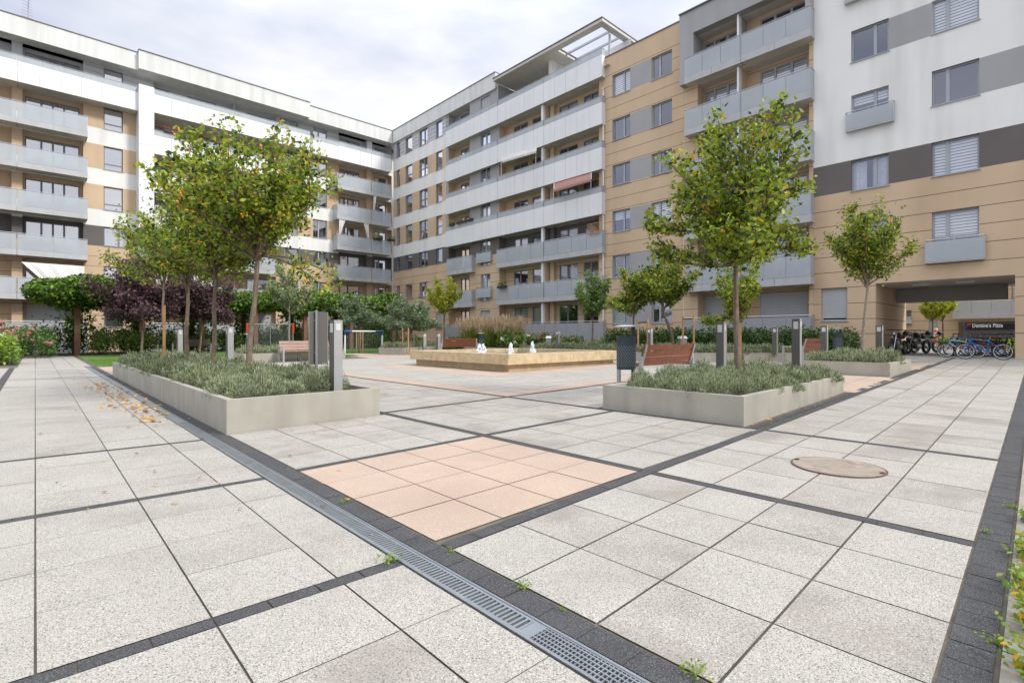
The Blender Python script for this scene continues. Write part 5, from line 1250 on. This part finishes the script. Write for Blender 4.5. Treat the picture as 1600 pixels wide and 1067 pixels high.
def awning(label, u0, u1, vt0, vt1, vb0, vb1, mat):
    r = thing('awning', label, 'awning', PBx(u0, vt0, 25.2)); r['_o'] = PBx(u0, vt0, 25.2); m = MB()
    t0, t1, b1, b0 = PBx(u0, vt0, 25.25), PBx(u1, vt1, 25.25), PBx(u1, vb1, 24.75), PBx(u0, vb0, 24.75)
    m.hexa([t0, t1, b1, b0, *[(p[0], p[1], p[2]+.015) for p in (t0, t1, b1, b0)]], mat)
    n = 18
    for i in range(n):
        s0, s1 = i/n, (i+1)/n; p = [b0[k]+(b1[k]-b0[k])*s0 for k in range(3)]; q = [b0[k]+(b1[k]-b0[k])*s1 for k in range(3)]; md = [(p[k]+q[k])/2 for k in range(3)]
        m.quad([p, q, (q[0], q[1], q[2]-.1), (md[0], md[1], md[2]-.16), (p[0], p[1], p[2]-.1)], mat)
    m.build('canvas', r, world=True)
    for (a, b) in ((t0, b0), (t1, b1)):
        m = MB(); m.tube([a, b], .02, WHITEP); m.build('arm', r, world=True)
        m = MB(); m.tube([(a[0]-.05, a[1], a[2]), (a[0]-.05, a[1], a[2]-1.6)], .025, WHITEP); m.build('post', r, world=True)
awning('faded red awning with scalloped edge on the fourth balcony row', 866, 924, 286, 269.5, 297, 280, RAWN)
awning('cream awning with scalloped edge above the fifth balcony row', 784, 838, 245.5, 229, 252, 236, SAWN)
for i, (u0, u1, ub0, ub1, v0, v1, lb) in enumerate(((530, 540, 529.5, 532, 343, 367, 'left of the lower pair'), (568, 576.5, 574.5, 577, 348, 374, 'right of the lower pair'), (584, 589, 583, 585.5, 303, 328, 'left of the upper pair'), (609, 614, 614, 616, 308, 332, 'right of the upper pair'))):
    cloth('curtain', f'white gathered curtain on the corner balconies, {lb}', 'curtain', [PA(u0, v0, 44.25), PA(u1, v0+1, 44.25), PA(ub1, v1, 44.3), PA(ub0, v1, 44.3)], FAB, 'white curtains on the corner balconies', n=6, wav=.05)
for (u, v, lb) in ((797.5, 306.5, 'left'), (826, 299, 'right')):
    c = PBx(u, v, 25.9); r = thing('globe_lamp', f'white round globe lamp hanging in the loggia, {lb} of two', 'lamp', c, 0, 'globe lamps'); m = MB(); m.ball((0, 0, 0), .17, WHITEP, 12); m.build('globe', r, smooth=True); m = MB(); m.tube([(0, 0, .16), (0, 0, .5)], .008, BLACK, 5); m.build('cord', r)
m = MB(); TW = M('trellis_wood', (.5, .3, .16), .8); ta, tb = aB(937, 25.1), aB(919, 25.1); z_0, z_1 = zB(928, 365, 25.1)+CAMH, zB(928, 349, 25.1)+CAMH
for i in range(9):
    a = ta+(tb-ta)*i/8
    for sg_ in (-1, 1):
        e2 = a+sg_*(z_1-z_0); e3 = min(max(e2, ta), tb); zt_ = z_0+abs(e3-a); m.tube([(25.08, a, z_0), (25.08, e3, zt_)], .012, TW, 4)
for z in (z_0, z_1): m.tube([(25.08, ta, z), (25.08, tb, z)], .018, TW, 5)
for a in (ta, tb): m.tube([(25.08, a, z_0), (25.08, a, z_1)], .018, TW, 5)
m.build('trellis', None, origin=(25.08, ta, z_0), label='small wooden lattice trellis standing on the balcony rail by the beige bay', cat='trellis')
def flowerbox(label, c, L, axis, cols, green=LHED2):
    r = thing('flower_box', label, 'flower box', c, 0, 'balcony flower boxes'); m = MB()
    if axis == 'y': m.box(-.09, .09, -L/2, L/2, 0, .16, DPLAST)
    else: m.box(-L/2, L/2, -.09, .09, 0, .16, DPLAST)
    m.build('trough', r); n = 160; P = RNG.uniform(-.5, .5, (n, 3))*(np.array([.25, L, .3]) if axis == 'y' else np.array([L, .25, .3]))+np.array([0, 0, .28])
    leaf_mesh('plant', P, .07, [green]+cols, [4]+[3]*len(cols), r)
PK = leafmat('petal_pink', (.6, .1, .25)); YL = leafmat('petal_yellow', (.7, .55, .03))
flowerbox('flower box of pink blooms on the small corner balcony rail', (25.1, aB(726, 25.1), zB(726, 345.5, 25.1)+CAMH-.1), 2.0, 'y', [PK])
flowerbox('flower pot of yellow blooms left of the pink flower box', (25.1, aB(706, 25.1), zB(706, 351, 25.1)+CAMH-.1), .6, 'y', [YL])
flowerbox('bare dark flower box on the lower big balcony corner', (25.0, aB(784, 25.0), zB(784, 448, 25.0)+CAMH-.1), .9, 'y', [LHED])
flowerbox('dark planter box with light plants on the corner balcony rail, left one', PA(590, 375, 44.1), .9, 'x', [LYY])
flowerbox('dark planter box with light plants on the corner balcony rail, right one', PA(611, 377, 44.1), .7, 'x', [LSI])
flowerbox('flower box on the upper left white balcony rail', PA(272, 209, 43.7), 1.2, 'x', [PK], LSI2)
# chairs and plants standing on balconies
def chair_set(label, c, rz, mat):
    r = thing('balcony_chair', label, 'chair', c, rz, 'chairs on the balconies')
    m = MB(); m.box(-.22, .22, -.22, .22, .42, .46, mat); m.build('seat', r); m = MB()
    for i in range(4): m.box(-.2+.11*i, -.13+.11*i, .2, .23, .46, .88, mat)
    m.box(-.22, .22, .195, .235, .86, .92, mat); m.build('backrest', r)
    for sx in (-1, 1):
        for sy in (-1, 1): m = MB(); m.tube([(sx*.2, sy*.2, .42), (sx*.23, sy*.23, 0)], .018, mat, 6); m.build('leg', r)
    return r
def fl_(k): return RT[k]-1.1+CAMH-.02
for (u, k, X_, mt, lb) in ((1220, 1, 25.35, WHITEP, 'white chair on the lowest glazed double balcony, left'), (1238, 1, 25.35, WHITEP, 'white chair on the lowest glazed double balcony, right'), (1235, 5, 25.4, WHITEP, 'pale chair on the topmost grey-framed balcony'), (1110, 4, 25.4, DPLAST, 'dark chair on the second balcony from the top beside the beige bay'), (905, 4, 25.5, WHITEP, 'white chair under the red awning row'), (820, 2, 25.5, DPLAST, 'dark chair on the upper grey balcony of the middle block'), (890, 1, 25.5, WOOD, 'wooden chair on the lower grey balcony of the middle block')):
    chair_set(lb, (X_, aB(u, X_), fl_(k)), random.uniform(0, 6), mt)
for (u, k, mt, lb) in ((60, 4, WHITEP, 'white chair on the second left balcony from the top'), (100, 3, WOOD, 'wooden chair on the middle left balcony'), (548, 4, DPLAST, 'dark chair on the corner balcony above the upper curtains'), (600, 2, WHITEP, 'white chair on the lowest fully visible corner balcony')):
    chair_set(lb, (aA(u, 44.8), 44.8, fl_(k)), random.uniform(0, 6), mt)
ac = thing('air_conditioner', 'boxy white air conditioner standing behind glass on the lower left balcony', 'air conditioner', (aA(112, 44.6), 44.6, fl_(2)))
m = MB(); m.box(-.4, .4, -.15, .15, .05, .65, WHITEP); m.build('case', ac); m = MB(); m.ring((-.08, -.16, .35), (0, 1, 0), .22, .012, DGREY, 20, 4); m.ring((-.08, -.16, .35), (0, 1, 0), .12, .008, DGREY, 16, 4); m.build('fan_grille', ac)
# flag
m = MB(); c = PBx(1066, 420, 25.0); fl = thing('flag', 'small white and red flag on the edge of the beige bay', 'flag', c); m.tube([(0, 0, -.2), (-.3, .35, .5)], .012, METAL, 5); m.build('pole', fl)
m = MB(); m.hexa([(-.28, .33, .45), (-.1, .1, .0), (-.12, .3, -.1), (-.3, .5, .3), (-.27, .34, .46), (-.09, .11, .01), (-.11, .31, -.09), (-.29, .51, .31)], WHITEP); m.build('white_half', fl)
m = MB(); m.hexa([(-.1, .1, .0), (0, -.05, -.25), (-.02, .12, -.4), (-.12, .3, -.1), (-.09, .11, .01), (.01, -.04, -.24), (-.01, .13, -.39), (-.11, .31, -.09)], RED); m.build('red_half', fl)
# antenna
c = (aA(44, 46), 46, 19.9+CAMH+.0); an = thing('roof_antenna', 'thin aerial mast on the roof at far left', 'antenna', c); m = MB(); m.tube([(0, 0, -.1), (0, 0, 1.9)], .025, METAL, 6); m.build('mast', an)
m = MB()
for i in range(7): m.tube([(-.35+.02*i, -.1*i+.3, 1.0+.16*i), (.25-.02*i, -.1*i+.3, 1.0+.14*i)], .012, METAL, 4)
m.tube([(0, .3, 1.0), (0, -.3, 1.9)], .015, METAL, 4); m.tube([(-.6, 0, .5), (.5, 0, .35)], .015, METAL, 4); m.box(.35, .65, -.1, .1, .25, .42, DGREY); m.build('aerial', an)
# globe garden lamps / small white boxes by the hedge
for (u, v, d, lb) in ((857, 522, 25, 'by the pink shrubs'), (1066, 518, 20.5, 'behind the leaning tree trunk'), (807, 524, 27, 'left of the shrubs')):
    x, y = at(u, d); r = thing('meter_box', f'small pale service box half sunk in the planting {lb}', 'service box', (x, y, .5), R_(45), 'pale service boxes'); m = MB(); m.box(-.22, .22, -.12, .12, 0, .5, LIGHTM); m.build('case', r); m = MB(); m.hexa([(-.25, -.15, .5), (.25, -.15, .5), (.25, .15, .5), (-.25, .15, .5), (-.18, -.1, .6), (.18, -.1, .6), (.18, .1, .6), (-.18, .1, .6)], WHITEP); m.build('cap', r)

# fallen leaves, weeds --------------------------------------------------------
LF = [leafmat('fallen_amber', (.62, .30, .02), tr=.1), leafmat('fallen_brown', (.28, .11, .04), tr=.1), leafmat('fallen_yellow', (.62, .48, .12), tr=.1)]
def flatleaves(n, fn, size):
    P = []
    while len(P) < n:
        x, y = fn(); P.append((x, y, g(x)+.012+random.random()*.006))
    return P
def clus():
    t = random.betavariate(1.3, 2); u = 148+130*t+random.gauss(0, 13+10*t)-8; v = 597+70*t+random.gauss(0, 4); v = max(v, 590)
    return G(u, v)
P = flatleaves(190, clus, 0)
o = leaf_mesh('fallen_leaves', P, .06, LF, (6, 2, 1), None, up=3, off=(1, 10, 0)); o.location = (1, 10, 0); props(o, 'drift of amber fallen leaves along the left planter', 'leaves', None, 'stuff')
def clus2(): return G(random.uniform(5, 640), random.uniform(600, 800))
o = leaf_mesh('leaf_litter', flatleaves(50, clus2, 0)+flatleaves(40, lambda: (random.uniform(-.4, 1.6), random.uniform(35.5, 37)), 0)+flatleaves(25, lambda: (random.uniform(6, 10), 2.35+random.random()*.12), 0), .03, LF, (2, 4, 1), None, up=3, off=(1, 10, 0)); o.location = (1, 10, 0); props(o, 'sparse brown leaf crumbs scattered on the paving', 'leaves', None, 'stuff')
for (u, v, s_, c) in ((123, 832, .05, 0), (118, 878, .035, 1), (494, 1005, .05, 1), (551, 1016, .035, 0), (356, 712, .03, 0), (402, 736, .05, 0), (426, 748, .045, 0), (440, 757, .05, 0), (474, 771, .055, 0), (502, 784, .045, 0), (516, 790, .04, 2), (863, 966, .05, 0), (878, 973, .055, 2), (834, 1038, .045, 2), (297, 643, .05, 0), (274, 653, .05, 0), (1213, 978, .03, 1), (1186, 1003, .03, 2), (1580, 886, .05, 0), (703, 858, .02, 1), (652, 868, .035, 0), (120, 885, .02, 1)):
    x, y = G(u, v); z = g(x)+.014; m = MB(); a0 = random.uniform(0, 6.28); s_ *= .85
    pts = []
    for k in range(9):
        a = 2*pi*k/9; rr = s_*(.5 if k % 2 else .36)*(1.25 if k == 0 else 1); q = a+a0; pts.append((rr*cos(q)*1.2, rr*sin(q)*.75, .006+.006*sin(k*2.1+a0)))
    for k in range(9): m.quad([(0, 0, .002), pts[k], pts[(k+1) % 9]], LF[c])
    m.tube([pts[0], (pts[0][0]*1.6, pts[0][1]*1.6, .004)], .0012, LF[1], 4)
    o = m.build('fallen_leaf', None, origin=(x, y, z), label=['amber', 'brown', 'pale yellow'][c]+' dry leaf lying alone on the paving', cat='leaf', group='single fallen leaves')
WEED = [(609, 876, .075, 'at the left side of the drain grating'), (537, 785, .04, 'at the edge of the pink slabs'), (703, 862, .03, 'in the dark course under the pink slabs'), (818, 919, .05, 'in the dark course right of the drain'), (1082, 1052, .06, 'at the bottom edge beside the drain'), (878, 953, .02, 'in a slab joint below the drain'), (1556, 1005, .05, 'on the dark blocks at the right edge'), (1540, 832, .04, 'where a dark course meets the right edge'), (1582, 793, .05, 'at the kerb on the right')]
for (u, v, s_, lb) in WEED:
    x, y = G(u, v); r = thing('weed', f'small green weed growing {lb}', 'weed', (x, y, g(x)), 0, 'weeds in the paving joints')
    s_ *= .42; P = RNG.normal(size=(60, 3))*np.array([s_, s_, s_*.3])+np.array([0, 0, s_*.3+.008]); P[:, 2] = np.abs(P[:, 2])
    leaf_mesh('leaf_tuft', P, s_*.42, [LBR, LG, LY], (4, 4, 2), r, up=.8)
    m = MB()
    for k in range(5): a = 2*pi*k/5; m.tube([(0, 0, 0), (s_*cos(a), s_*sin(a), s_*.4)], .0012, LG, 4)
    m.build('stem', r)
# creeping plants at the right kerb
for i, (u, v, s_, n) in enumerate(((1598, 868, .10, 160), (1600, 925, .11, 170), (1604, 985, .12, 160), (1610, 1060, .13, 160), (1597, 815, .06, 60))):
    x, y = G(u, v); r = thing('creeping_plant', f'leafy plant spilling over the right kerb, {["level with the amber leaf", "just below the amber leaf", "in the middle of the lower edge", "nearest the bottom corner", "highest and smallest one"][i]}', 'plant', (x, y, g(x)), 0, 'plants along the right kerb')
    P = RNG.normal(size=(n, 3))*np.array([s_*.7, s_*.3, s_*.3])+np.array([0, -.03, s_*.4+.01]); P[:, 2] = np.abs(P[:, 2]); leaf_mesh('foliage', np.concatenate([P, P+.01, P-.012]), .019, [LBR, LG, LY, LO], (4, 4, 2, 1), r, up=.9)
for o in bpy.data.objects:
    for k in ('_o', 'top'):
        if k in o: del o[k]
